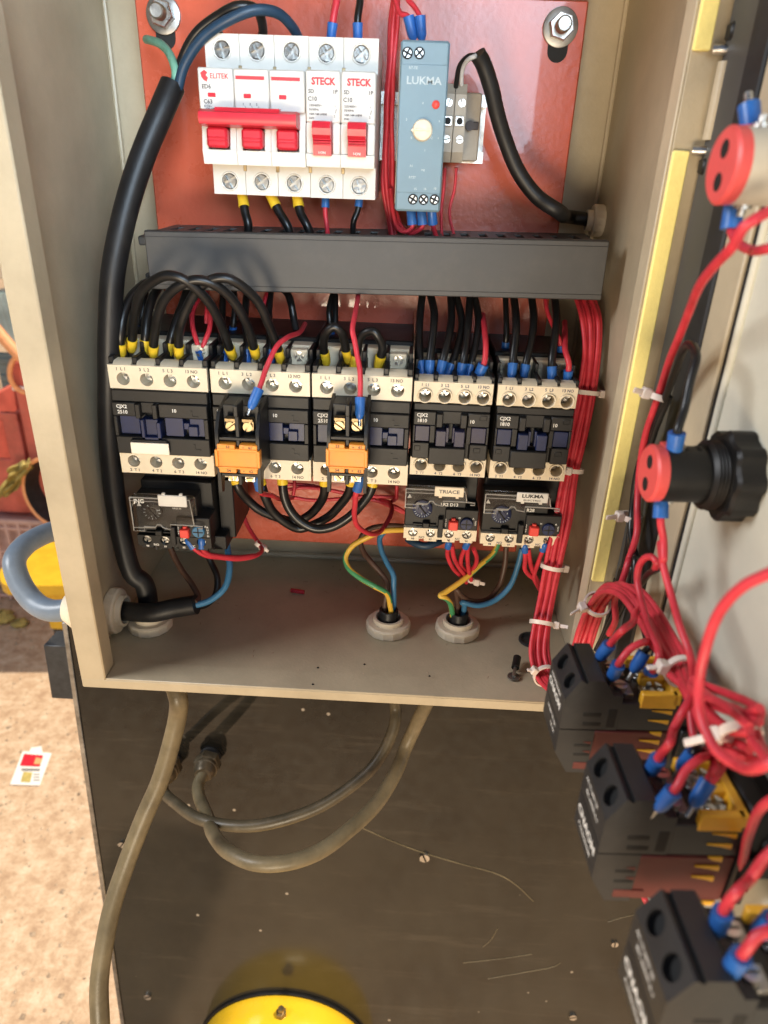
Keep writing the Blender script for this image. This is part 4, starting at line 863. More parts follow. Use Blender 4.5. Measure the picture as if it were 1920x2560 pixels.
# red wires down between breaker and relay
g_ = 'red control wires beside the timer relay'
for k in range(4):
    d = -26-4*(k % 2); o = k*11
    wr('K2', [(285+o*.5, -60, d), (268+o, 120, d), (250+o, 320, d), (238+o, 520, d), (236+o*.9, 640, d), (225+o*1.3, 800, d), (222+o*1.6, 960, d), (250+o*1.0, 1120, d), (272+o*.5, 1260, d)], 1.25, 'wred', 'red control wire running down between the breakers and the timer relay', g_)
g_ = 'red wires at the relay terminals'
wr('K2', [(365, 130, -46), (350, 95, -46), (310, 70, -44), (285, 20, -40), (282, -60, -36)], 1.3, 'wred', 'red wire with blue ferrule at the top of the timer relay', g_, [BF_(0, 11, 2.7)])
wr('K2', [(418, 130, -46), (410, 80, -46), (385, 40, -44), (350, 0, -42), (330, -60, -38)], 1.3, 'wred', 'red wire with blue ferrule at the top of the timer relay', g_, [BF_(0, 11, 2.7)])
g_ = 'red wires under the relay'
wr('K2', [(372, 1130, -48), (372, 1178, -48), (340, 1198, -46), (300, 1175, -42), (275, 1090, -38), (262, 980, -34)], 1.3, 'wred', 'red wire with blue ferrule looping up from under the timer relay', g_, [BF_(0, 10, 2.7)])
wr('K2', [(425, 1130, -48), (425, 1175, -48), (400, 1202, -46), (360, 1205, -44), (320, 1180, -40), (290, 1100, -36)], 1.3, 'wred', 'red wire with blue ferrule looping up from under the timer relay', g_, [BF_(0, 10, 2.7)])
wr('K2', [(478, 1128, -46), (480, 1170, -44), (500, 1230, -40), (505, 1280, -34)], 1.3, 'wred', 'red wire with blue ferrule dropping straight from under the timer relay', None, [BF_(0, 10, 2.7)])
g_ = 'thin dark red wires from terminals to the duct'
for x in (0, 58): wr('K2', [(545+x, 870, -24), (540+x*.9, 980, -22), (525+x*.8, 1100, -22), (530+x*1.3, 1270, -22)], .9, 'wred', 'thin red wire hanging from the terminal blocks into the duct', g_)
# right gland cable
rc = pts('K2', [(714, 280, -56), (745, 330, -54), (782, 450, -50), (815, 590, -46), (860, 740, -42), (925, 890, -40), (1020, 1015, -40), (1130, 1095, -42)])
o = wire(rc+[V(gr.x-20, gr.y+2, gr.z+1.5), V(gr.x-2, gr.y, gr.z)], 4.1, 'cable', 'black cable curving from the terminal blocks to the right wall gland', name='sheathed_cable', cat='cable', seg=16)
wr('K2', [(704, 286, -56), (660, 298, -52), (622, 340, -48), (605, 420, -44), (600, 470, -40)], 1.3, 'wblack', 'thin black core bending from the sheathed cable into a terminal block')
wr('K2', [(706, 290, -58), (672, 305, -55), (645, 340, -50), (632, 390, -46), (630, 440, -42)], 1.1, 'wwhite', 'thin white core bending from the sheathed cable into a terminal block')
# black jumpers between the first two contactors
g_ = 'black jumpers arching between the first two contactors'
JL = 'black jumper with yellow ferrules arching from the first to the second contactor'
wr('K3', [(303, 830, -70), (308, 740, -74), (325, 600, -84), (370, 480, -92), (450, 395, -98), (540, 360, -100), (640, 375, -100), (740, 435, -98), (830, 540, -94), (910, 680, -86), (960, 800, -78), (988, 885, -72)], 2.6, 'wblack', JL, g_, [(0, 'fyel', 9.5, 2.9), (1, 'fyel', 9.5, 2.9)], seg=14)
wr('K3', [(452, 870, -76), (458, 780, -80), (478, 640, -88), (530, 520, -94), (620, 430, -98), (740, 388, -99), (860, 412, -97), (970, 500, -93), (1060, 620, -88), (1120, 760, -80), (1152, 880, -73)], 2.6, 'wblack', JL, g_, [(0, 'fyel', 9.5, 2.9), (1, 'fyel', 9.5, 2.9)], seg=14)
wr('K3', [(628, 875, -76), (632, 790, -80), (650, 680, -86), (690, 560, -90), (760, 450, -94), (860, 382, -96), (960, 375, -96), (1070, 430, -93), (1170, 540, -88), (1250, 690, -82), (1305, 830, -76), (1322, 905, -73)], 2.6, 'wblack', JL, g_, [(0, 'fyel', 9.5, 2.9), (1, 'fyel', 9.5, 2.9)], seg=14)
g_ = 'black feeders from duct to first contactor'
JL = 'black feeder with yellow ferrule dropping from the duct to the first contactor'
wr('K3', [(228, 860, -74), (222, 780, -76), (235, 650, -74), (290, 520, -66), (370, 430, -56), (420, 390, -44), (470, 330, -30)], 2.6, 'wblack', JL, g_, [(0, 'fyel', 9.5, 3.0)], seg=14)
wr('K3', [(394, 840, -68), (400, 760, -68), (412, 640, -64), (440, 520, -56), (480, 440, -46), (520, 360, -32)], 2.6, 'wblack', JL, g_, [(0, 'fyel', 9.5, 2.9)], seg=14)
wr('K3', [(562, 855, -66), (575, 780, -66), (605, 680, -62), (650, 560, -54), (690, 460, -44), (730, 380, -32)], 2.6, 'wblack', JL, g_, [(0, 'fyel', 9.5, 2.9)], seg=14)
# red pair at the first contactor's coil, blue ferrules behind
g_ = 'red pair at the first contactor'
wr('K3', [(778, 905, -66), (755, 830, -66), (722, 700, -58), (718, 600, -50), (760, 520, -40), (790, 440, -30)], 1.5, 'wred', 'red wire of the pair entering the first contactor auxiliary terminal', g_, [(0, 'fblue', 9, 2.6)])
wr('K3', [(784, 900, -66), (800, 830, -66), (835, 720, -60), (850, 620, -52), (825, 520, -40), (810, 440, -30)], 1.5, 'wred', 'red wire of the pair entering the first contactor auxiliary terminal', g_)
wr('K3', [(815, 690, -44), (812, 620, -42), (820, 540, -36), (815, 440, -28)], 1.3, 'wred', 'thin red wire hidden behind the red pair above the first contactor')
g_ = 'black wires with blue ferrules at the rear coil terminals'
JL = 'black wire with blue ferrule and bare copper end behind the contactor top'
for kk, L in (('K3', [(360, 735, -40), (372, 660, -40), (385, 580, -38), (400, 470, -32)]), ('K3', [(1000, 745, -40), (1005, 680, -40), (1015, 580, -36), (1010, 460, -30)]), ('K4', [(452, 590, -40), (438, 460, -40), (425, 330, -38), (460, 160, -28)]), ('K5', [(810, 480, -42), (818, 400, -42), (822, 280, -38), (812, 130, -28)])):
    wr(kk, L, 1.8, 'wblack', JL, g_, [(0, 'fblue', 9, 2.3)])
wr('K4', [(468, 530, -42), (485, 440, -40), (490, 300, -36), (492, 160, -28)], 1.8, 'wblack', 'second black wire running beside another into the rear coil terminal of the third contactor')
wr('K3', [(1260, 740, -46), (1215, 660, -46), (1210, 580, -42), (1235, 480, -32)], 1.3, 'wred', 'red wire loop behind the second contactor under the duct')
wr('K3', [(1440, 740, -48), (1420, 640, -44), (1405, 560, -42), (1380, 500, -36), (1350, 450, -28)], 2.2, 'wblack', 'black wire dropping behind the second contactor top')
g_ = 'second feeds with blue ferrules on the second contactor'
for x in (935, 1100, 1262): wr('K3', [(x, 910, -64), (x-8, 840, -62), (x-12, 740, -54), (x-10, 620, -44), (x, 460, -28)], 2.1, 'wblack', 'black wire with blue ferrule behind the yellow ferrules of the second contactor', g_, [(0, 'fblue', 10, 2.6)])
# third contactor jumpers
g_ = 'short black hoop jumpers on the third contactor'
wr('K4', [(385, 800, -68), (368, 720, -70), (372, 620, -74), (415, 525, -78), (485, 490, -79), (552, 535, -78), (592, 640, -74), (608, 780, -70)], 2.5, 'wblack', 'short black hoop jumper across the first two poles of the third contactor', g_, [(0, 'fyel', 9.5, 2.9), (1, 'fyel', 9.5, 2.6)], seg=14)
wr('K4', [(690, 850, -70), (712, 740, -70), (752, 610, -72), (810, 545, -74), (880, 530, -75), (945, 590, -75), (972, 690, -73), (950, 840, -70)], 2.5, 'wblack', 'short black hoop jumper across the last two poles of the third contactor', g_, [(0, 'fyel', 9.5, 2.6), (1, 'fyel', 9.5, 3.0)], seg=14)
# red leads to the auxiliary blocks
wr('K4', [(728, 150, -52), (705, 260, -72), (678, 400, -88), (672, 520, -95), (690, 650, -98), (720, 780, -100), (748, 920, -103), (752, 1080, -106), (746, 1300, -110)], 1.45, 'wred', 'red lead dropping straight from the duct to the third contactor auxiliary block', None, [(1, 'fblue', 12, 2.7, 4)])
wr('K3', [(1500, 690, -28), (1460, 745, -60), (1375, 790, -86), (1310, 840, -94), (1260, 920, -99), (1220, 1010, -103), (1185, 1100, -108), (1160, 1190, -111)], 1.45, 'wred', 'red lead bending left down to the second contactor auxiliary block', None, [(1, 'fblue', 12, 2.7, 4)])
# narrow contactors
g_ = 'black wires with blue ferrules into the narrow contactors'
JL = 'black wire with blue ferrule dropping from the duct into a narrow contactor'
for L in ([(210, 620, -66), (200, 560, -64), (195, 420, -56), (200, 260, -46), (218, 100, -34)], [(270, 618, -70), (278, 540, -68), (295, 380, -60), (305, 240, -50), (275, 100, -34)], [(354, 618, -70), (372, 540, -68), (405, 400, -60), (428, 260, -48), (420, 100, -34)],
          [(410, 640, -66), (428, 580, -64), (475, 440, -56), (500, 300, -46), (455, 100, -32)], [(496, 635, -68), (512, 540, -66), (535, 420, -60), (542, 280, -50), (560, 100, -34)], [(552, 645, -66), (575, 560, -64), (610, 400, -56), (620, 280, -46), (585, 100, -32)],
          [(860, 635, -70), (868, 540, -68), (884, 380, -60), (886, 260, -50), (870, 100, -34)], [(948, 645, -68), (965, 560, -66), (1000, 420, -58), (1018, 280, -48), (995, 100, -32)], [(1143, 660, -70), (1148, 560, -68), (1165, 420, -60), (1180, 260, -48), (1160, 100, -34)]):
    wr('K5', L, 2.25, 'wblack', JL, g_, [(0, 'fblue', 9.5, 2.7)], seg=12)
wr('K5', [(638, 640, -72), (652, 590, -72), (672, 480, -68), (672, 380, -60), (655, 300, -48), (650, 250, -36)], 1.7, 'wred', 'red wire with blue ferrule entering the violet-slider contactor', None, [(0, 'fblue', 9.5, 3.1)])
wr('K5', [(1258, 680, -72), (1262, 600, -72), (1245, 500, -66), (1236, 430, -58), (1240, 370, -46), (1235, 300, -34)], 1.7, 'wred', 'red wire with blue ferrule entering the navy-slider contactor', None, [(0, 'fblue', 8, 2.6)])
wr('K5', [(1205, 500, -46), (1195, 430, -46), (1150, 320, -42), (1110, 220, -36), (1095, 120, -28)], 1.3, 'wred', 'red wire slanting behind the black wires of the navy-slider contactor', None, [(0, 'fblue', 8, 2.2)])
# lower jumpers between second and third contactor
g_ = 'thick black jumpers looping under the second and third contactors'
JL = 'thick black jumper looping under the contactors from second to third'
def low(L): return [px('K6', x, y)+(d,) if k == 6 else px('K7', x, y)+(d,) for k, x, y, d in L]
def lw_(L): return [onY(u, v, d) for u, v, d in low(L)]
wire(lw_([(6, 1125, 790, -74), (6, 1150, 860, -74), (6, 1220, 960, -72), (6, 1330, 1050, -70), (6, 1500, 1115, -68), (7, 130, 1140, -66), (7, 250, 1085, -66), (7, 330, 990, -68), (7, 365, 900, -72), (7, 370, 800, -74)]), 2.9, 'wblack', JL, g_, ends=[(0, 'fyel', 8, 3.2), (1, 'fyel', 8, 3.2)], seg=14)
wire(lw_([(6, 1330, 800, -74), (6, 1370, 940, -74), (6, 1440, 1060, -72), (6, 1540, 1150, -70), (6, 1650, 1195, -68), (7, 260, 1170, -68), (7, 400, 1100, -68), (7, 500, 1010, -70), (7, 570, 900, -73), (7, 590, 800, -75)]), 2.9, 'wblack', JL, g_, ends=[(0, 'fyel', 8, 3.2), (1, 'fyel', 8, 3.2)], seg=14)
wire(lw_([(7, 20, 795, -77), (7, 35, 920, -78), (7, 80, 1040, -79), (7, 160, 1140, -80), (7, 290, 1200, -80), (7, 430, 1185, -80), (7, 570, 1110, -79), (7, 680, 1000, -78), (7, 750, 890, -77), (7, 772, 810, -76)]), 2.9, 'wblack', JL, g_, ends=[(0, 'fyel', 8, 3.2), (1, 'fyel', 8, 3.2)], seg=14)
wr('K7', [(655, 830, -108), (630, 920, -106), (612, 1000, -102), (615, 1090, -98), (650, 1180, -90), (730, 1238, -80), (820, 1232, -66), (895, 1150, -50), (925, 1050, -36), (905, 990, -24), (830, 960, -14)], 1.6, 'wred', 'red lead looping below the third contactor auxiliary block', None, [(0, 'fblue', 13, 2.7, 4)])
wr('K6', [(1312, 820, -108), (1322, 880, -106), (1340, 915, -98), (1420, 920, -80), (1500, 950, -50), (1600, 945, -20)], 1.5, 'wred', 'red lead turning back below the second contactor auxiliary block', None, [(0, 'fblue', 13, 2.6, 4)])
g_ = 'red wires strung along the orange plate'
for k, L in enumerate(([(60, 830), (250, 850), (500, 900), (780, 960), (1030, 1070)], [(50, 880), (200, 860), (420, 880), (700, 940), (960, 1010), (1060, 1080)], [(60, 930), (260, 965), (480, 950), (700, 935), (980, 940)], [(970, 840), (965, 900), (960, 950), (900, 990)], [(120, 800), (118, 860), (110, 920)])):
    wr('K7', [(x, y, -14-3*k) for x, y in L], 1.3, 'wred', 'dark red wire strung across the orange plate behind the black jumpers', g_)
wr('K6', [(1180, 960, -12), (1160, 1080, -12), (1120, 1180, -12), (1060, 1290, -12)], 1.6, 'wred', 'red wire slanting down behind the black overload relay')
# overload relay leads
wr('K6', [(755, 1330, -84), (790, 1375, -84), (870, 1420, -82), (1000, 1445, -76), (1150, 1450, -66), (1290, 1430, -54), (1345, 1385, -42), (1320, 1330, -34), (1270, 1260, -26), (1200, 1130, -18), (1180, 980, -14)], 1.55, 'wred', 'red wire looping right from the black overload relay to a white tie', None, [(0, 'fblue', 8, 2.5)])
wr('K6', [(845, 1325, -84), (850, 1370, -84), (900, 1410, -82), (1000, 1432, -77), (1140, 1440, -67), (1280, 1422, -55)], 1.55, 'wred', 'shorter red wire joining the loop from the black overload relay', None, [(0, 'fblue', 8, 2.5)])
def tie(c, ax, r, lab, tail=6, hd=None, grp='white cable ties'):
    c = Vector(c); ax = Vector(ax).normalized(); hd = (hd or V(1, -.4, 0)); hd = (hd-ax*hd.dot(ax)).normalized()
    T = thing('cable_tie', lab, 'cable tie', c, grp)
    b = MB(); b.lathe(c-ax*1.3, ax, [(0, r), (0, r+.9), (2.6, r+.9), (2.6, r), (0, r)], 22); b.build('band', 'tie', T)
    s2 = ax.cross(hd); fr = (c+hd*(r+1.6), hd, s2, ax)
    b = MB(); b.box(-1.4, 2.4, -2.2, 2.2, -2.3, 2.3, .5, fr=fr); b.build('head', 'tie', T)
    b = MB(); b.box(1, 1+tail, -.5, .5, -1.2, 1.2, .3, fr=(fr[0], (hd+s2*.3).normalized(), s2, ax)); b.build('tail', 'tie', T)
tie(onY(*px('K6', 1318, 1330), -34), (.5, .2, .8), 2.2, 'small white tie on the red loop beside the black overload relay', 4)
g_ = 'red leads under the overload relays'
for k, L in enumerate(([(1030, 5), (1030, 50), (1050, 100), (1085, 135), (1105, 160)], [(1045, 5), (1055, 60), (1080, 105), (1110, 140)], [(1105, 5), (1085, 50), (1085, 90), (1110, 120), (1125, 150)], [(1112, 5), (1110, 60), (1115, 110), (1125, 150)], [(1135, 20), (1152, 55), (1140, 90), (1120, 110)])):
    wr('E', [(x, y, -80+i*7) for i, (x, y) in enumerate(L)], 1.5, 'wred', 'red lead hanging from the overload relay with the dull tag', g_, [(0, 'fblue', 7, 2.2)] if k in (0, 2) else ())
g_ = 'red leads from relay to bundle'
for k, L in enumerate(([(1348, 20), (1345, 60), (1350, 100), (1370, 130), (1400, 150)], [(1362, 20), (1370, 60), (1375, 100), (1385, 130), (1410, 170)], [(1425, 15), (1410, 60), (1395, 100), (1385, 135), (1410, 190)])):
    wr('E', [(x, y, -82+i*3) for i, (x, y) in enumerate(L)], 1.5, 'wred', 'red lead from the bold-tagged overload relay into the red bundle', g_, [(0, 'fblue', 7, 2.2)] if k != 1 else ())
tie(onY(*px('E', 1122, 150), -50), (.2, .3, 1), 2.8, 'small white tie on the red leads under the dull-tagged relay', 5, V(1, -.5, -.3))
# motor cables: cores from the overload relays to the floor glands
def core(k, L, m, lab, g0, r=1.9): wire(pts(k, L)+[V(g0[0].x+g0[1], g0[0].y+1, FZ+14), V(g0[0].x+g0[1]*.6, g0[0].y, FZ+4)], r, m, lab)
wire(pts('E', [(870, -60, -64), (760, -52, -58), (690, -25, -56), (630, 10, -58), (602, 55, -62), (615, 100, -66), (665, 140, -70), (730, 175, -72), (775, 205, -71)])+[V(fg1.x+1, fg1.y-2, FZ+20), V(fg1.x+3, fg1.y-1, FZ+4)], 1.9, 'stripe', 'striped yellow-green earth wire looping left into the left floor gland', seg=12)
wire(pts('E', [(870, -70, -50), (780, -75, -46), (700, -60, -44), (665, -20, -46), (675, 30, -50), (710, 75, -56), (750, 120, -60), (775, 160, -62)])+[V(fg1.x-3, fg1.y+2, FZ+18), V(fg1.x-2, fg1.y, FZ+4)], 1.9, 'wbrown', 'brown core beside the looping earth wire')
wire(pts('E', [(880, -75, -46), (790, -70, -44), (745, -30, -46), (750, 20, -50), (775, 75, -55), (798, 130, -60), (804, 180, -62)])+[V(fg1.x+3, fg1.y+3, FZ+16), V(fg1.x+2, fg1.y+1, FZ+4)], 1.9, 'wblue', 'blue core dropping into the left floor gland')
wire(pts('E', [(1240, -10, -50), (1218, 35, -52), (1160, 90, -58), (1090, 150, -66), (1020, 200, -72), (995, 212, -74), (1015, 225, -74), (1040, 245, -70)])+[V(fg2.x-4, fg2.y-2, FZ+14), V(fg2.x-3, fg2.y, FZ+4)], 1.9, 'stripe', 'striped yellow-green earth wire kinked left above the right floor gland', seg=12)
wire(pts('E', [(1270, 10, -44), (1262, 90, -46), (1240, 180, -50), (1190, 230, -56), (1120, 235, -62), (1080, 210, -64), (1068, 190, -64)])+[V(fg2.x-1, fg2.y+3, FZ+20), V(fg2.x, fg2.y+2, FZ+4)], 1.9, 'wbrown', 'brown core curving right of the right floor gland')
wire(pts('E', [(1335, 20, -50), (1318, 90, -52), (1280, 180, -56), (1220, 235, -60), (1150, 255, -64), (1090, 245, -66)])+[V(fg2.x+3, fg2.y, FZ+22), V(fg2.x+2, fg2.y, FZ+4)], 1.9, 'wblue', 'blue core sweeping from the bold-tagged relay into the right floor gland')
for p, lab in ((fg1, 'black sheath stub in the left floor gland'), (fg2, 'black sheath stub in the right floor gland')):
    b = MB(); b.lathe(V(p.x, p.y, FZ-10), (0, 0, 1), [(0, 6.6), (26, 6.6), (26.5, 6.2), (26.5, 5), (20, 5)], 20); tag(b.build('cable_stub', 'cable', None), lab, 'cable')
wr('K7', [(1060, 1285, -54), (1120, 1322, -58), (1210, 1338, -60), (1300, 1322, -58), (1360, 1290, -52)], 2.6, 'wsteel', 'dark blue lead bowing under the dull-tagged overload relay')
# left wall cable and its cores
lc = [V(gl.x+2, gl.y, gl.z), V(gl.x+12, gl.y-1, gl.z)]+pts('D', [(330, 1322, -92), (380, 1313, -92), (424, 1306, -92)])
o = wire(lc, 6.4, 'cable', 'black cable sheath stub pointing right from the left wall gland', name='sheathed_cable', cat='cable', seg=18)
wr('D', [(420, 1308, -92), (455, 1296, -88), (485, 1268, -82), (497, 1230, -74), (492, 1195, -66), (488, 1160, -60)], 2.2, 'wblue', 'blue core rising from the left cable stub to the black overload relay')
wr('D', [(418, 1312, -90), (445, 1306, -84), (466, 1285, -76), (470, 1245, -68), (455, 1215, -62), (440, 1180, -58)], 2.2, 'wblack', 'black core rising from the left cable stub to the black overload relay')
wr('D', [(420, 1302, -92), (430, 1290, -84), (415, 1265, -76), (390, 1230, -66), (370, 1190, -58), (362, 1160, -54)], 2.0, 'wbrown', 'pale brown core slanting up from the left cable stub')
# grey loop outside on the left
wire([V(gl.x-22, gl.y, gl.z)]+pts('D', [(112, 1318, -84), (75, 1300, -78), (43, 1262, -70), (32, 1215, -60), (50, 1180, -44), (85, 1160, -26), (130, 1142, -2), (190, 1120, 28), (240, 1100, 52)]), 7.6, 'greycable', 'grey cable looping out of the left gland and behind the enclosure', name='outer_cable', cat='cable', seg=18)
# ---- red bundle down the right side and out to the door
g_ = 'red wires of the bundle down the right wall'
base = pts('D', [(1262, 640, -34), (1278, 690, -48), (1279, 760, -56), (1268, 850, -62), (1250, 940, -68), (1232, 1030, -74), (1217, 1120, -80), (1200, 1200, -86), (1184, 1280, -94), (1172, 1350, -104), (1166, 1410, -116), (1178, 1460, -130), (1205, 1490, -150)])
base += pts('D', [(1232, 1470, ('a', 30)), (1252, 1420, ('a', 26)), (1270, 1360, ('a', 24)), (1290, 1305, ('a', 24)), (1325, 1272, ('a', 24)), (1365, 1285, ('a', 22)), (1400, 1330, ('a', 20)), (1440, 1400, ('a', 20)), (1472, 1450, ('a', 20))])
offs = [(-7.5, 0), (-4.5, 2.4), (-1.6, -.6), (1.2, 2.2), (4.2, -.4), (7.2, 1.6), (-3.0, 5), (3.2, 5)]
tails = [[(1500, 1500), (1560, 1560), (1640, 1600)], [(1510, 1510), (1580, 1530), (1640, 1560)], [(1495, 1520), (1530, 1590), (1600, 1640)], [(1485, 1515), (1500, 1600), (1540, 1640)], [(1520, 1495), (1600, 1540), (1642, 1530)], [(1500, 1490), (1560, 1520), (1620, 1570)], [(1500, 1530), (1550, 1600), (1650, 1650)], [(1490, 1500), (1540, 1570), (1620, 1620)]]
for i, (ox, oy) in enumerate(offs):
    n_ = len(base); P = []
    for j, p in enumerate(base):
        sq = 1.0 if j < 12 else .72
        if 2 <= j <= 9: sq = .8
        P.append(p+V(ox*sq*.75, oy*sq*.8, ox*.15 if j > 11 else 0)+V(random.uniform(-.5, .5), random.uniform(-.5, .5), 0))
    P += pts('D', [(x, y, ('a', 22+3*(i % 3))) for x, y in tails[i]])
    wire(P, 1.4, 'wred', 'long red wire of the bundle running down the right wall to the door', g_, name='bundle_wire', n=6)
def along(i): return (base[min(i+1, len(base)-1)]-base[i-1]).normalized()
tie(base[3]+V(0, 2, 0), along(3), 7.2, 'clear tie holding the red bundle beside the navy-slider contactor', 3, V(1, 0, 0))
tie(base[5]+V(0, 2, 4), along(5), 7.0, 'clear tie holding the red bundle beside the bold-tagged relay', 4, V(-.4, -1, 0))
tie(base[7].lerp(base[8], .35)+V(0, 2, 0), along(7), 6.6, 'white tie round the red bundle just above the box floor', 2, V(1, .2, 0))
tie(base[9]+V(0, 2, 0), along(9), 7.0, 'white tie with wide head low on the red bundle', 7, V(1, -.3, .1))
tie(base[11], along(11), 6.6, 'pale tie on the red bundle where it leaves the box', 4, V(-.2, -1, .2))
tie(base[16], along(16), 5.6, 'pointed white tie where the red bundle arches onto the door', 7, V(-1, -.4, .1))
tie(base[21], along(21), 5.4, 'white tie on the red bundle above the first switch block', 5, V(-.7, -.7, .2))
p = pts('D', [(1600, 1580, ('a', 26))])[0]; tie(p, DB-V(0, 0, .5), 5, 'white tie on the red wires beside the middle switch block', 9, V(-.6, -.4, -.6))
# ================================================================== DOOR
dfr = (H0, DA, DB, V(0, 0, 1))               # local: a (into the room side of the door), b (away from hinge), c (up)
T = thing('enclosure_door', 'open cream enclosure door with black rubber seal and mounted switches', 'door', DP(0, 160, -174)); DOOR = T
bb = lambda u, v: (onA(u, v, 0)-H0).dot(DB)
g0, g1_, gv, pn = bb(1635, 1003), bb(1735, 1003), bb(1790, 1003), bb(1822, 1003)
b = MB(); b.box(-2, 0, g0-3, 330, -174, 268, .5, fr=dfr); b.build('door_skin', 'doorpaint', T)
b = MB(); b.box(-18, -1.8, g0-4.6, g0-3.0, -174, 268, .4, fr=dfr); b.build('hinge_flange', 'paint', T)
b = MB(); b.box(.1, 1.4, g0, g1_-16, -170, 265, .4, fr=dfr); b.build('inner_flange', 'duct', T)
b = MB(); b.box(.1, 3.2, g1_-16.2, g1_-.6, -170, 265, 1.0, fr=dfr); b.build('rubber_seal', 'gasket', T)
b = MB(); b.box(.1, 2.2, g1_-.5, gv-.6, -170, 265, .7, fr=dfr); b.build('seal_channel', 'paint', T)
b = MB(); b.box(.1, .6, gv-.5, gv+1.6, -170, 265, .1, fr=dfr); b.build('seal_channel_gap', 'gasket', T)
b = MB(); b.tube([DP(.4, gv+5, -170), DP(.4, gv+5, 265)], 1.7, 12); b.build('stiffener_bead', 'doorpaint', T)
# ---- pilot lamps
def lobed(c, ax, h0, h1, r, amp, n, seg=80):
    b = MB(); a = V(0, 0, 1); s = ax.cross(a); o = len(b.v)
    for h, k in ((h0, 1), (h1-1.2, 1), (h1, .93)):
        for i in range(seg):
            w = 2*math.pi*i/seg; rr = (r+amp*max(-.6, min(.6, math.cos(n*w)))/.6)*k; b.v.append(c+ax*h+(a*math.cos(w)+s*math.sin(w))*rr)
    for j in range(2):
        for i in range(seg): b.f.append((j*seg+i, j*seg+(i+1) % seg, (j+1)*seg+(i+1) % seg, (j+1)*seg+i))
    b.f.append(tuple(range(seg))[::-1]); b.f.append(tuple(range(2*seg, 3*seg))); return b
def lamp(c, L, r, body, lab, nut=True):
    c = Vector(c); T = thing('pilot_lamp', lab, 'pilot lamp', c, 'pilot lamps on the door')
    if nut:
        lobed(c, DA, .3, 10, 15.9, .75, 9).build('lock_nut', 'black', T, 30)
        b = MB(); b.lathe(c, DA, [(9, 13.0), (10.5, 13.0)]+[(10.5+i*.6, 12.2+.5*(i % 2)) for i in range(8)]+[(16, 11.2)], 40); b.build('thread', 'black', T, 20)
    b = MB(); b.lathe(c, DA, [(12, r*.98), (13, r), (L-4, r), (L-4, r*.9)], 40); b.build('barrel', body, T)
    cp = MB(); cp.lathe(c, DA, [(L-4.2, r*1.0), (L-.8, r*1.02), (L, r*.93), (L, 0.001)], 40); cap = cp.build('end_cap', 'lampred', T)
    for s in (-1, 1):
        h = MB(); h.lathe(c+V(0, 0, s*r*.42)+DA*(L-.02), DA, [(0, r*.25), (.08, r*.25)], 18); h.build('cap_hole', 'hole', cap)
        h = MB(); h.lathe(c+V(0, 0, s*(r-.4))+DA*(L-9), V(0, 0, s), [(0, 2.6), (1.2, 2.6), (1.2, 1.2), (3.4, 1.2)], 14); h.build('terminal', 'metal', T)
    b = MB(); b.box(L-9, L-4, -5, 1, r-1, r+.25, .3, fr=(c, DA, DB, V(0, 0, 1))); b.build('cap_tab', 'lampred', cap)
    for k in (18, 23): b = MB(); b.box(k, k+1.6, -2, 2, r-.3, r+.1, .05, fr=(c, DA, DB, V(0, 0, 1))); b.build('barrel_slot', 'hole', T)
n2 = onA(1860, 1190, 0)
lamp(n2, 35, 10.2, 'black', 'black barrelled pilot lamp with lobed nut and red end cap on the door')
c1 = onA(1803, 414, 35); lamp(c1-DA*35, 35, 10.4, 'lampbeige', 'beige barrelled pilot lamp with red end cap higher on the door')
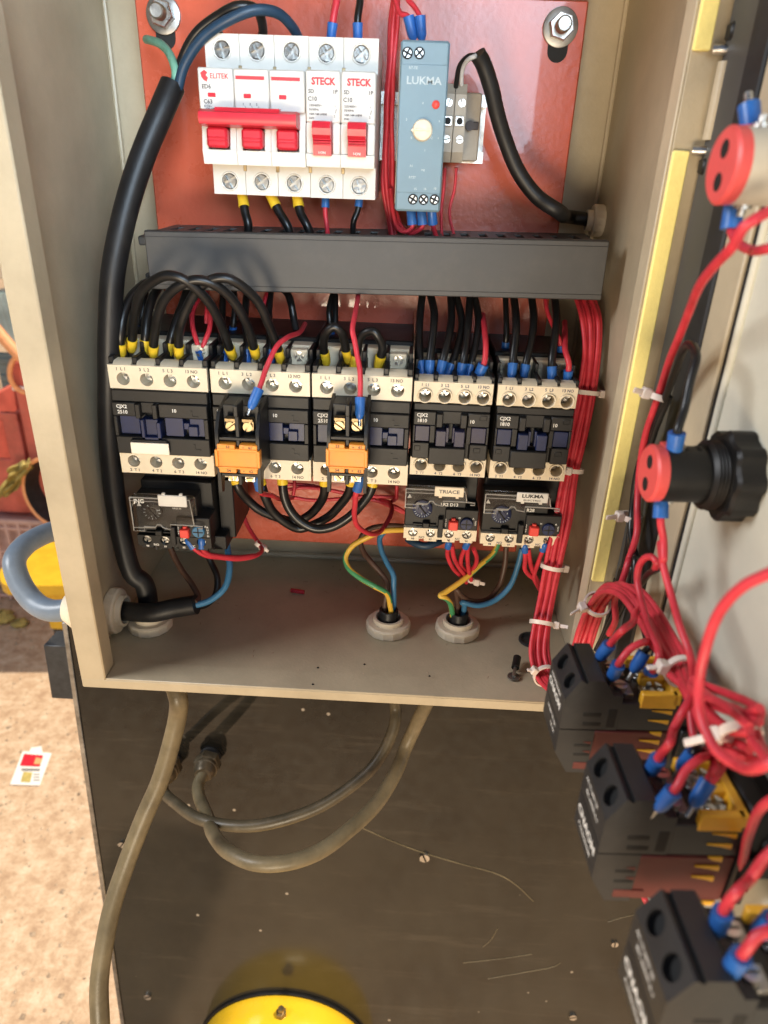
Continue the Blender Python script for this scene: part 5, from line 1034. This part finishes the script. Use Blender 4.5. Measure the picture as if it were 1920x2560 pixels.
# ---- switch contact blocks
def switch(bc, cc, lab, variant):
    o = DP(0, bc, cc); T = thing('switch_contact_block', lab, 'switch block', DP(0, bc, cc-24), 'switch contact blocks along the door')
    fr = (o, DA, DB, V(0, 0, 1)); w = 11.9
    b = MB(); b.lathe(o+DA*.2, DA, [(0, 17), (7, 17), (8, 15.5)], 8, ph=.5); b.build('mounting_collar', 'black', T, 25)
    b = MB(); b.box(7, 13.5, -13.5, 13.5, -23, 19, .8, fr=fr); b.box(8, 12, 13, 15.5, -14, 2, .5, fr=fr); b.build('latch_plate', 'black', T)
    # end block
    b = MB(); b.prism([(36, -1.2), (58.1, -1.2), (58.1, 13.45), (55.5, 12), (50.4, 21), (50.4, 22.4), (44, 22.4), (39.5, 15.5), (36, 15.5)], 1, -w, w, fr=fr)
    b.box(13.4, 36.2, -w, w, -1.2, 12.2, .4, fr=fr); ub = b.build('upper_housing', 'switch', T, 25)
    b = MB(); b.prism([(44, -24), (52.2, -24), (58.1, -13.5), (58.1, -1.7), (44, -1.7)], 1, -w, w, fr=fr); b.build('lower_end', 'switch', T, 25)
    b = MB(); b.box(13.4, 44.2, -w+.3, w-.2, -23.2, -1.8, .5, fr=fr); b.box(40, 50, w-.4, w+.25, -22.0, -18.4, .2, fr=fr); b.box(18, 44, w-.4, w+.3, -4.0, -2.0, .2, fr=fr); lb = b.build('lower_housing', 'maroon', T)
    b = MB(); sl = (DA*-5.1+V(0, 0, 9.05))/10.4; nr = (DA*9.05+V(0, 0, 5.1))/10.4
    b.holed(-w, w, 0, 10.4, 0, 2.95, [(-5.6, 5.0, 3.35), (5.9, 5.0, 3.35)], 2.9, 26, fr=(o+DA*58.1+V(0, 0, 13.45), DB, -nr, sl)); sf = b.build('sloped_face', 'switch', ub, 25)
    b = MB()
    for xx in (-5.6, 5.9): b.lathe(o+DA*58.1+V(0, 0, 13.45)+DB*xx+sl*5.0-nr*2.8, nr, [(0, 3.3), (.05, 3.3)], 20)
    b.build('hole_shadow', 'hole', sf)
    # side slots
    for k, (c_, a0) in enumerate(((6.2, 43), (1.6, 42.5))):
        b = MB(); b.box(a0, a0+7, w-.2, w+.12, c_-.9, c_+.9, .1, fr=fr); b.build('vent_slot', 'hole', ub)
    b = MB(); b.box(37.0, 40.4, w-.3, w+.1, .2, 9.2, .1, fr=fr); b.build('vent_recess', 'hole', ub)
    for k, (c_, a0) in enumerate(((-9.0, 44.8), (-13.8, 44.4))):
        b = MB(); b.box(a0, a0+6.4, w-.2, w+.15, c_-1.2, c_+.1, .1, fr=fr); b.build('vent_slot', 'hole', lb)
        b = MB(); b.prism([(a0, c_+.2), (a0+3, c_+1.4), (a0, c_+1.6)], 1, w-.2, w+.15, fr=fr); b.build('vent_fin', 'maroon', lb)
    for c_, a0, a1, p_ in ((8.6, 16, 24, ub), (3.8, 16.5, 24.6, ub), (-2.4, 18, 22.6, lb), (-6.6, 18, 26, lb), (-11.6, 18.6, 26, lb)):
        b = MB(); b.prism([(a0, c_-1.2), (a0, c_+.7), (a1, c_+.6), (a0+3.2, c_-.3)], 1, w-.5, w+.45, fr=fr); b.build('amber_fin', 'amber', p_)
    # amber terminal frame on top
    b = MB(); b.box(15, 29, 9.4, 12.4, 10.2, 17.1, .4, fr=fr); b.box(15, 26, -2.0, 2.0, 12, 16.4, .4, fr=fr); b.box(15, 29, -12.2, -9.6, 12, 17.0, .4, fr=fr); b.box(13.7, 17, -12.2, 12.4, 12, 17.1, .4, fr=fr); b.build('terminal_frame', 'amber', T)
    b = MB(); b.box(15, 29, 9.4, 12.2, -25.2, -23.0, .3, fr=fr); b.build('lower_frame', 'amber', T)
    for s in (-1, 1):
        p = o+DA*22+DB*(5.7*s)+V(0, 0, 13.5); q = MB(); q.box(18, 27, 5.7*s-3.6, 5.7*s+3.6, 12.1, 13.2, .3, fr=fr); cl = q.build('clamp_plate', 'metal', T)
        screw(p+V(0, 0, .8), 3.4, cl, 'cross', (0, 0, 1)); screw(o+DA*25+DB*(5.7*s+1)+V(0, 0, 13.2), 2.4, cl, 'cross', (.3, -.2, 1))
        screw(o+DA*35.5+DB*(5.7*s)+V(0, 0, 15.4), 2.8, T, 'slot', (0, 0, 1))
        q = MB(); q.box(31, 34.5, 5.7*s-3.4, 5.7*s+3.4, 12.0, 14.6, .3, fr=fr); q.build('rear_clamp', 'steel', T)
    # print on the end face
    b = MB(); e = DA*58.16; U = V(0, 0, 1)
    if variant == 0:
        b.text('CNAOM', 4.4, o+e+U*6.0-DB*1.2, DB, U, bold=.03, sx=1.15); b.text('P10/20/30/40M', 2.0, o+e+U*10.4-DB*1, DB, U, sx=1.2); b.text('UI 660V Ith 10A', 2.0, o+e-U*4.6, DB, U); b.text('CE 10A', 2.0, o+e-U*8.4+DB*3, DB, U)
    else:
        b.text('AC-15 240V 3A', 2.0, o+e+U*10.2-DB*2, DB, U); b.text('IEC 60947-5-1', 2.0, o+e+U*6.4, DB, U, bold=.02, sx=1.15); b.text('CNAOM', 4.4, o+e-U*4.8-DB*.5, DB, U, bold=.03, sx=1.2); b.text('P10/20/30/40M', 2.0, o+e-U*9.6-DB*.5, DB, U, bold=.02, sx=1.15)
        s_ = MB(); s_.box(-w+.5, w-.5, -.12, .12, -.15, .15, .02, fr=(o+e+U*1.0, DB, DA, U)); s_.build('seam_line', 'hole', ub)
    b.build('end_print', 'inkw', ub)
switch(111.8, -62.3, 'black and dark red switch contact block nearest the enclosure hinge', 0)
switch(167.5, -62.0, 'black and dark red switch contact block in the middle of the door row', 1)
switch(220.6, -62.0, 'black switch contact block farthest from the hinge on the door', 1)
# ---- door wires
g_ = 'red wires on the door'
RW = 'red wire strung over the inside of the door'
wr('B8', [(1480, 1560, ('a', 30)), (1380, 1610, ('a', 34)), (1290, 1690, ('a', 36)), (1220, 1800, ('a', 36)), (1100, 1950, ('a', 34)), (980, 2100, ('a', 30)), ('B7', 960, 90, ('a', 24)), ('B7', 880, 260, ('a', 20)), ('B7', 800, 480, ('a', 16)), ('B7', 735, 680, ('a', 14)), ('B7', 680, 850, ('a', 13)), ('B7', 620, 1050, ('a', 12)), ('B7', 570, 1300, ('a', 10)), ('B7', 545, 1600, ('a', 10)), ('B7', 535, 1850, ('a', 12)), ('B7', 480, 2050, ('a', 14)), ('B6', 690, 150, ('a', 16)), ('B6', 650, 280, ('a', 18)), ('B6', 600, 420, ('a', 18)), ('B6', 610, 540, ('a', 16)), ('B6', 560, 650, ('a', 14))], 1.55, 'wred', 'long red wire running from the beige lamp down along the hinge side of the door', n=6)
wr('B8', [(1215, 1590, ('a', 26)), (1205, 1690, ('a', 26)), (1250, 1775, ('a', 27)), (1340, 1835, ('a', 28)), (1480, 1840, ('a', 32)), (1600, 1800, ('a', 30))], 1.4, 'wred', 'red wire with blue ferrule curling under the beige pilot lamp', None, [(0, 'fblue', 11, 3.0, 4)])
wr('B8', [(1345, 880, ('a', 26)), (1347, 820, ('a', 26)), (1335, 740, ('a', 26)), (1330, 690, ('a', 26))], 1.2, 'metal', 'bare end with blue ferrule above the beige pilot lamp', None, [(0, 'fblue', 12, 3.0, 4)])
wr('B7', [(848, 1130, ('a', 28)), (868, 1020, ('a', 28)), (915, 860, ('a', 26)), (970, 640, ('a', 24)), (1010, 470, ('a', 22)), (1000, 380, ('a', 20)), (960, 355, ('a', 18)), (910, 410, ('a', 16)), (850, 560, ('a', 14)), (770, 760, ('a', 12)), (690, 950, ('a', 11)), (600, 1170, ('a', 10)), (540, 1400, ('a', 10)), (505, 1650, ('a', 10)), (495, 1850, ('a', 11)), (540, 2050, ('a', 12)), ('B6', 740, 130, ('a', 14)), ('B6', 745, 330, ('a', 14)), ('B6', 790, 560, ('a', 12)), ('B6', 830, 720, ('a', 12))], 1.55, 'wblack', 'black wire hooping up from the black lamp and down the door', None, [(0, 'fblue', 11, 2.9, 4)], n=6)
g2_ = 'black wires tied along the hinge side of the door'
for i in range(3):
    wr('B7', [(760+i*22, 760, ('a', 8+i)), (690+i*20, 960, ('a', 8+i)), (600+i*20, 1180, ('a', 8+i)), (540+i*16, 1420, ('a', 7+i)), (505+i*18, 1680, ('a', 7+i)), (480+i*12, 1900, ('a', 8+i)), (440+i*30, 2100, ('a', 8+i)), ('B6', 640+i*40, 200, ('a', 8+i)), ('B6', 590+i*40, 420, ('a', 8+i)), ('B6', 520+i*20, 640, ('a', 8+i)), ('B6', 470+i*15, 760, ('a', 8+i))], 1.4, 'wblack', 'black wire tied to its neighbours along the hinge side of the door', g2_, n=6)
wr('B7', [(735, 1640, ('a', 28)), (728, 1760, ('a', 28)), (738, 1900, ('a', 27)), (770, 2060, ('a', 26)), ('B6', 915, 20, ('a', 26)), ('B6', 940, 180, ('a', 26)), ('B6', 985, 380, ('a', 26)), ('B6', 1050, 600, ('a', 26)), ('B6', 1120, 800, ('a', 25)), ('B6', 1150, 1000, ('a', 22)), ('B6', 1150, 1250, ('a', 20)), ('B6', 1150, 1420, ('a', 18))], 1.38, 'wred', 'red wire with blue ferrule dropping from the black pilot lamp', None, [(0, 'fblue', 11, 2.7, 4)], n=6)
wr('D', [(1720, 1212, ('a', 34)), (1660, 1236, ('a', 37)), (1605, 1268, ('a', 40)), (1558, 1325, ('a', 41)), (1525, 1400, ('a', 41)), (1509, 1475, ('a', 41)), (1514, 1550, ('a', 41)), (1545, 1618, ('a', 40)), (1595, 1650, ('a', 38)), (1650, 1648, ('a', 42)), (1720, 1620, ('a', 36))], 1.45, 'wred', 'big red wire loop standing out from the door beside the switch blocks', None, n=8, seg=14)
wr('B6', [(880, 200, ('a', 22)), (885, 160, ('a', 23)), (860, 128, ('a', 24)), (815, 128, ('a', 25)), (772, 175, ('a', 26)), (755, 270, ('a', 26)), (770, 380, ('a', 26)), (810, 520, ('a', 26)), (860, 650, ('a', 26)), (885, 740, ('a', 26)), (910, 820, ('a', 26)), (880, 900, ('z', -36)), (850, 905, ('z', -40))], 1.38, 'wred', 'red wire curling over the arched bundle to the first switch block', None, [(1, 'fblue', 9.5, 2.5)], n=6)
wr('B6', [(890, 200, ('a', 22)), (840, 240, ('a', 18)), (790, 285, ('a', 14)), (740, 330, ('a', 10))], 1.4, 'wblack', 'short black wire end beside the curling red wire')
g_ = 'red leads with blue ferrules on the first switch block'
wr('B6', [(535, 760, ('z', -36)), (590, 690, ('z', -30)), (660, 630, ('z', -22)), (720, 560, ('a', 32)), (745, 500, ('a', 28)), (800, 470, ('a', 24))], 1.38, 'wred', 'red lead with blue ferrule on the first switch block', g_, [(0, 'fblue', 9.5, 2.5, 4)])
wr('B6', [(605, 900, ('z', -38)), (650, 830, ('z', -32)), (700, 760, ('z', -28)), (770, 718, ('z', -26)), (850, 718, ('a', 26)), (905, 770, ('a', 24)), (915, 850, ('a', 22))], 1.38, 'wred', 'red lead with blue ferrule on the first switch block', g_, [(0, 'fblue', 9.5, 2.5, 4)])
wr('B6', [(775, 825, ('z', -38)), (815, 760, ('z', -34)), (840, 730, ('z', -32)), (860, 690, ('a', 20))], 1.4, 'wblack', 'black lead with blue ferrule on the first switch block', None, [(0, 'fblue', 9.5, 2.5, 4)])
g_ = 'red leads with blue ferrules on the middle switch block'
wr('C2', [(900, 290, ('z', -38)), (960, 190, ('z', -32)), (1040, 60, ('z', -24)), ('B6', 1010, 1310, ('a', 34)), ('B6', 1070, 1200, ('a', 32)), ('B6', 1130, 1080, ('a', 28)), ('B6', 1145, 960, ('a', 24))], 1.38, 'wred', 'red lead with blue ferrule on the middle switch block', g_, [(0, 'fblue', 9.5, 2.5, 4)])
wr('C2', [(1030, 640, ('z', -38)), (1110, 520, ('z', -33)), (1220, 360, ('z', -29)), (1340, 250, ('z', -27)), (1460, 200, ('a', 26)), (1560, 150, ('a', 24)), (1700, 60, ('a', 22))], 1.38, 'wred', 'red lead with blue ferrule on the middle switch block', g_, [(0, 'fblue', 9.5, 2.5, 4)])
wr('C2', [(1250, 240, ('z', -38)), (1320, 150, ('z', -34)), (1380, 70, ('a', 18)), (1420, -20, ('a', 16))], 1.4, 'wblack', 'black lead with blue ferrule on the middle switch block', None, [(0, 'fblue', 9.5, 2.5, 4)])
wr('C2', [(1400, 560, ('z', -38)), (1480, 440, ('z', -34)), (1520, 330, ('z', -30)), (1500, 200, ('a', 20)), (1480, 80, ('a', 18))], 1.38, 'wred', 'doubled red lead with blue ferrule by the amber corner of the middle block', None, [(0, 'fblue', 9.5, 2.5, 4)])
wr('C2', [(1430, 520, ('z', -37)), (1530, 420, ('z', -33)), (1610, 320, ('a', 20)), (1680, 180, ('a', 18))], 1.38, 'wred', 'second red lead sharing the ferrule of the middle block')
g_ = 'red leads with blue ferrules on the far switch block'
wr('C3', [(1140, 430, ('z', -38)), (1230, 290, ('z', -32)), (1350, 130, ('z', -26)), (1480, -30, ('a', 34)), (1620, -220, ('a', 32)), (1760, -360, ('a', 30))], 1.38, 'wred', 'red lead with blue ferrule on the far switch block', g_, [(0, 'fblue', 9.5, 2.5, 4)])
wr('C3', [(1310, 900, ('z', -38)), (1420, 740, ('z', -32)), (1560, 610, ('z', -28)), (1720, 540, ('z', -26)), (1900, 520, ('z', -26))], 1.38, 'wred', 'red lead with blue ferrule on the far switch block', g_, [(0, 'fblue', 9.5, 2.5, 4)])
wr('C3', [(1640, 490, ('z', -38)), (1740, 360, ('z', -32)), (1860, 240, ('z', -28))], 1.38, 'wred', 'red lead at the amber frame of the far switch block', None, [(0, 'fblue', 9.5, 2.5, 4)])
g_ = 'red wires sagging across the door above the middle block'
for k, L in enumerate(([(1130, 960), (1250, 1010), (1400, 1070), (1530, 1120), (1600, 1190), (1590, 1250), (1540, 1290)], [(1170, 1040), (1280, 1120), (1400, 1190), (1500, 1250), (1580, 1310)], [(1180, 1080), (1240, 1190), (1330, 1270), (1420, 1320), (1540, 1330)], [(1140, 1100), (1180, 1220), (1280, 1330), (1420, 1350), (1500, 1310)], [(1580, 1330), (1620, 1420), (1660, 1500)], [(1540, 1380), (1600, 1460), (1680, 1560)])):
    wr('B6', [(x, y, ('a', 20+4*(k % 3))) for x, y in L], 1.38, 'wred', 'red wire sagging across the door between two white ties', g_)
g_ = 'red wires dropping behind the switch blocks'
wr('C2', [(760, 1590, ('a', 10)), (800, 1680, ('a', 10)), (830, 1760, ('a', 8))], 1.35, 'wred', 'red wire end showing under the middle switch block', g_); wr('C2', [(870, 1590, ('a', 9)), (910, 1680, ('a', 9))], 1.35, 'wred', 'red wire end showing under the middle switch block', g_)
wr('D', [(1720, 1700, ('a', 22)), (1650, 1745, ('a', 22)), (1620, 1800, ('a', 18)), (1600, 1870, ('a', 12)), (1575, 1960, ('a', 8))], 1.38, 'wred', 'red wire running down the door past the middle block')
p = pts('B7', [(715, 765, ('a', 13))])[0]; tie(p, V(.25, .1, 1), 3.6, 'white tie on the red and black wires above the black lamp', 6, -DB*.2-V(1, .2, .1))
p = pts('B7', [(500, 1715, ('a', 9))])[0]; tie(p, V(.1, .05, 1), 4.2, 'white tie on the black wires beside the lamp lower ferrule', 8, V(-1, -.2, 0))
# ================================================================== BACKGROUND ON THE LEFT
K['F1'] = (0, 420, 3.815); K['F2'] = (0, 1000, 3.688)
ZS = -720.0
P = [onZ(*px('F2', x, y), ZS) for x, y in ((-14, 1610), (8, 1560), (478, 1015), (900, 1015), (900, 1715), (60, 1712), (10, 1680))]
T = thing('yellow_stool', 'worn yellow stool with rounded seat behind the grey cable loop', 'stool', (P[3].x-60, P[3].y, GZ))
b = MB(); b.prism([(p.x, p.y) for p in P], 2, ZS-24, ZS); b.build('seat', 'yellow', T, 25)
cx = sum(p.x for p in P)/7; cy = sum(p.y for p in P)/7
q0 = onZ(*px('F2', 380, 1760), ZS-24)
b = MB(); b.box(q0.x, q0.x+230, q0.y+4, q0.y+14, ZS-130, ZS-24, 2); b.build('apron', 'yellow', T)
for lx, ly in ((q0.x+8, q0.y+20), (q0.x+165, q0.y+20), (q0.x+60, q0.y+150), (q0.x+165, q0.y+150)):
    b = MB(); b.box(lx-8, lx+8, ly-8, ly+8, GZ, ZS-24, 2); b.build('leg', 'dark', T)
YB2 = 1080
def bgbox(name, lab, cat, k, x0, y0, x1, y1, yy, th, m, zb=None, grp=None):
    p, q = onY(*px(k, x0, y0), yy), onY(*px(k, x1, y1), yy)
    z0 = q.z if zb is None else zb
    return p, q, z0
# faded pink wire-pattern crate on the ground
p, q = onY(*px('F2', -320, 1085), YB2), onY(*px('F2', 620, 1085), YB2)
T = thing('pink_crate', 'faded pink slatted crate standing on the ground by the yellow stool', 'crate', ((p.x+q.x)/2, YB2+120, GZ)); zt_ = p.z
b = MB(); b.box(p.x, q.x, YB2, YB2+10, zt_-14, zt_, 3); b.box(p.x, q.x, YB2+230, YB2+240, zt_-14, zt_, 3); b.box(p.x, p.x+10, YB2, YB2+240, zt_-14, zt_, 3); b.box(q.x-10, q.x, YB2, YB2+240, zt_-14, zt_, 3); b.build('rim', 'pink', T)
n_ = 9
for i in range(n_):
    x = p.x+4+(q.x-p.x-12)*i/(n_-1); b = MB(); b.box(x-4, x+4, YB2+1, YB2+7, GZ, zt_-12, 1.5); b.build('slat', 'pink', T)
for i in range(4):
    z = GZ+12+(zt_-GZ-40)*i/3; b = MB(); b.box(p.x, q.x, YB2+2.5, YB2+9, z-4, z+4, 1.5); b.build('slat', 'pink', T)
b = MB(); b.box(p.x, q.x, YB2+60, YB2+240, GZ+1, zt_-30, 3); b.build('liner', 'pink', T)
# red crate on top of it
def red_crate(x0, x1, y, z0, z1, lab, m='crate'):
    T = thing('red_crate', lab, 'crate', ((x0+x1)/2, y+120, z0), 'red plastic crates')
    b = MB(); b.box(x0, x1, y, y+12, z0, z0+(z1-z0)*.55, 3); b.box(x0, x1, y, y+12, z1-22, z1, 3); b.box(x0, x0+40, y+.5, y+11.5, z0, z1, 3); b.box(x1-40, x1, y+.5, y+11.5, z0, z1, 3); b.build('front', m, T)
    b = MB(); b.box(x0, x0+12, y+12, y+240, z0, z1, 3); b.box(x1-12, x1, y+12, y+240, z0, z1, 3); b.box(x0, x1, y+228, y+240, z0, z1, 3); b.box(x0, x1, y+12, y+228, z0, z0+8, 2); b.build('tub', m, T)
zc = onY(*px('F2', 100, 120), YB2+40).z
xl, xr = onY(*px('F2', -300, 400), YB2+40).x, onY(*px('F2', 205, 400), YB2+40).x
red_crate(xl, xr, YB2+40, zt_+.5, zc, 'red plastic crate with handle slot stacked on the pink crate')
x2, x3 = onY(*px('F2', 214, 300), YB2+20).x, onY(*px('F2', 560, 300), YB2+20).x; zz = onY(*px('F1', 270, 1850), YB2+20).z
T = thing('red_panel_box', 'tall light red plastic box beside the red crate', 'box', ((x2+x3)/2, YB2+120, zt_))
b = MB(); b.box(x2, x3, YB2+20, YB2+32, zt_+.5, zz, 5); b.box(x2, x3, YB2+30, YB2+150, zt_+.5, zz-8, 5); b.build('body', 'crate', T); b = MB(); b.box(x2-5, x2+40, YB2+14, YB2+34, zz-70, zz-58, 4); b.build('handle', 'paper', T)
# dark bin with orange rim on the pink crate
c = onY(*px('F2', 500, 860), YB2-40); rr = 88
c.z = max(c.z, zt_+62)
T = thing('tipped_bucket', 'dark bucket with orange rim lying on its side by the crates', 'bucket', (c.x, c.y+60, zt_))
b = MB(); ax = V(-.25, -1, .10).normalized(); b.lathe(c-ax*0, -ax, [(0, rr-4), (0, rr), (130, rr*.8), (130, 0.0)], 36, caps=False); b.lathe(c, -ax, [(1, rr-4), (120, rr*.76), (120, .0)], 36, caps=False); b.build('shell', 'dark', T)
b = MB(); b.lathe(c+ax*2, -ax, [(0, rr-5), (-3, rr), (0, rr+5), (6, rr+4), (8, rr-2)], 36, caps=False); b.build('rim', 'orangehose', T)
# yellow cloth
b = MB(); N1 = 26
for i in range(N1):
    for j in range(N1):
        s, t = i/(N1-1), j/(N1-1); edge = 22*math.sin(9*s+1)+14*math.sin(23*s)
        pp = onY(*px('F2', -6+275*s+18*math.sin(6*t), 890-290*s-(70+90*math.sin(math.pi*s))*(t-.35)+edge*(t-.5)), YB2-18-26*t)
        b.v.append(pp+V(0, 13*math.sin(14*s+5*t)+7*math.sin(31*t+9*s), 6*math.sin(17*t+8*s)))
        if i and j: b.f.append((i*N1+j, (i-1)*N1+j, (i-1)*N1+j-1, i*N1+j-1))
o = tag(b.build('yellow_cloth', 'rag', None, 80), 'crumpled yellow cloth hanging over the red crate', 'cloth'); md = o.modifiers.new('thick', 'SOLIDIFY'); md.thickness = .003
# shelf with pale pipes
YS2 = YB2+330
sz = [onY(*px('F1', 60, y), YS2).z for y in (1420, 1220, 700, 520)]
xA, xB = onY(*px('F1', -260, 1000), YS2).x, onY(*px('F1', 420, 1000), YS2).x
T = thing('wire_rack', 'cream wire rack standing behind the crates holding pale pipes', 'rack', ((xA+xB)/2, YS2+150, GZ))
for x in (xA, xB):
    for y in (YS2, YS2+300): b = MB(); b.tube([V(x, y, GZ), V(x, y, sz[3]+260)], 9, 10); b.build('post', 'creambox', T)
for z in sz+[onY(*px('F1', 200, 1640), YS2).z, sz[3]+120]:
    b = MB(); b.tube([V(xA, YS2, z), V(xB, YS2, z+30)], 7, 8); b.build('rail', 'creambox', T)
    b = MB(); b.box(xA, xB, YS2+6, YS2+294, z-6, z-2, 1); b.build('shelf', 'creambox', T)
for i in range(6):
    a, c_ = onY(*px('F1', -90+i*52, 1190), YS2-16), onY(*px('F1', 70+i*52, 1640), YS2-26)
    b = MB(); b.lathe(a, (c_-a), [(0, 14), (0, 17), ((c_-a).length, 17), ((c_-a).length, 14), (0, 14)], 16); tag(b.build('pale_pipe', 'greenpipe', None), 'pale green plastic pipe leaning on the cream rack', 'pipe', 'pale green pipes on the rack')
for i, (x0, y0, x1, y1) in enumerate(((-60, 590, 84, 770), (30, 880, 150, 1020), (-80, 900, 20, 1060))):
    a, c_ = onY(*px('F1', x0, y0), YS2-4), onY(*px('F1', x1, y1), YS2-4); b = MB(); b.box(a.x, c_.x, YS2-4, YS2+120, c_.z, a.z, 4)
    T = thing('card_box', ('cream card box high on the cream rack', 'cream card box low on the rack beside the enclosure', 'cream card box low on the rack')[i], 'box', ((a.x+c_.x)/2, YS2+60, c_.z), 'card boxes on the rack'); b.build('carton', 'creambox', T); b = MB(); b.box(a.x+(c_.x-a.x)*.35, a.x+(c_.x-a.x)*.65, YS2-4.6, YS2-3.8, c_.z+6, a.z-6, .2); b.build('label', 'wood', T)
b = MB(); a, c_ = onY(*px('F1', -40, 1760), YB2+300), onY(*px('F1', 330, 2200), YB2+300); b.box(a.x, c_.x+120, YB2+292, YB2+312, GZ, a.z, 4); o = tag(b.build('ribbed_board', 'tealgrey', None), 'grey-green ribbed board standing behind the red crate', 'board')
for k in range(5): b = MB(); z = a.z-20-k*46; b.box(a.x+4, c_.x+116, YB2+286, YB2+292.5, z-9, z+9, 3); b.build('rib', 'tealgrey', o)
# orange hose
wr('F1', [(-120, 1440, YB2+30), (0, 1580, YB2+20), (130, 1730, YB2+8), (250, 1850, YB2+2), (330, 1960, YB2+4), (380, 2100, YB2+6)], 13, 'orangehose', 'thick orange hose slanting down over the light red box', name='hose', cat='hose', seg=14)
wr('F1', [(200, 1800, YB2+4), (140, 1820, YB2+2), (98, 1900, YB2), (98, 2000, YB2), (150, 2090, YB2+4), (240, 2140, YB2+10), (300, 2150, YB2+14)], 6, 'orangehose', 'thin orange hose loop below the thick orange hose', name='hose', cat='hose', seg=12)
# things on the ground
p = onZ(75, 1920, GZ)
T = thing('printed_packet', 'flattened white packet with red picture lying on the earth floor', 'packet', p)
cs = [onZ(*px('B4', x, y), GZ+1.2) for x, y in ((42, 668), (165, 672), (215, 538), (95, 530))]
b = MB(); b.add([c+V(0, 0, d) for d in (0, 2) for c in cs], [(0, 1, 2, 3)[::-1], (4, 5, 6, 7), (0, 1, 5, 4), (1, 2, 6, 5), (2, 3, 7, 6), (3, 0, 4, 7)]); b.build('card', 'paper', T, 10)
b = MB(); cs = [onZ(*px('B4', x, y), GZ+3.6) for x, y in ((82, 588), (165, 592), (180, 545), (100, 538))]; b.add(cs, [(0, 1, 2, 3)]); b.build('red_picture', 'red', T)
b = MB(); cs = [onZ(*px('B4', x, y), GZ+3.6) for x, y in ((85, 655), (125, 657), (135, 615), (98, 612))]; b.add(cs, [(0, 1, 2, 3)]); b.build('yellow_picture', 'rag', T)
b = MB(); cs = [onZ(*px('B4', x, y), GZ+4.2) for x, y in ((140, 580), (168, 582), (176, 560), (150, 552))]; b.add(cs, [(0, 1, 2, 3)]); b.build('orange_picture', 'orangehose', T)
b = MB()
for y in (600, 606, 622, 634, 646):
    cs = [onZ(*px('B4', x, yy), GZ+3.6) for x, yy in ((138 if y > 610 else 88, y+3), (165, y+4), (166, y), (139 if y > 610 else 89, y-1))]; b.add(cs, [(0, 1, 2, 3)])
b.build('small_print', 'inkg', T)
b = MB(); cs = [onZ(*px('B4', x, y), GZ+2.4) for x, y in ((120, 534), (178, 536), (172, 508), (130, 515))]; b.add([c+V(0, 0, d) for d in (0, 1.5) for c in cs], [(0, 1, 2, 3), (4, 5, 6, 7), (0, 1, 5, 4), (1, 2, 6, 5), (2, 3, 7, 6), (3, 0, 4, 7)]); b.build('flap', 'paper', T, 10)
# loose grit over the earth floor
b = MB(); rg = random.Random(3)
for k in range(3000):
    x = rg.uniform(-1000, -60); y = rg.uniform(-250, 1500); r = rg.choice((1.2, 1.5, 2.0, 2.6, 3.6, 5.0))*rg.uniform(.7, 1.2); o = len(b.v); a0 = rg.uniform(0, 6)
    b.v += [V(x+r*rg.uniform(.6, 1.3)*math.cos(a0+q*1.57), y+r*rg.uniform(.6, 1.3)*math.sin(a0+q*1.57), GZ+r*.15) for q in range(4)]+[V(x, y, GZ+r*rg.uniform(.5, .9))]
    b.f += [(o, o+1, o+4), (o+1, o+2, o+4), (o+2, o+3, o+4), (o+3, o, o+4)]
tag(b.build('loose_grit', 'grit', None, 30, top=(0, 0, GZ)), 'loose pale grit scattered over the earth floor', 'grit', kind='stuff')
for k, (x, y, r) in enumerate(((20, 2030, 26), (60, 2040, 20), (192, 2080, 18))):
    p = onZ(*px('F2', x, y), GZ); b = MB(); b.lathe(p, (0, 0, 1), [(0, r*.5), (r*.3, r*.9), (r*.8, r), (r*1.3, r*.8), (r*1.7, r*.3), (r*1.75, .01)], 16)
    for i in range(len(b.v)): b.v[i] += V(random.uniform(-2, 2), random.uniform(-2, 2), 0)
    zmin = min(v.z for v in b.v); b.v = [V(v.x*1, v.y, zmin+(v.z-zmin)*.55)+V(random.uniform(-5, 5), random.uniform(-4, 4), random.uniform(0, 3)) for v in b.v]
    tag(b.build('cloth_scrap', 'rag', None, 80), 'small pale yellow scrap on the ground by the pink crate', 'scrap', 'yellow scraps on the ground')
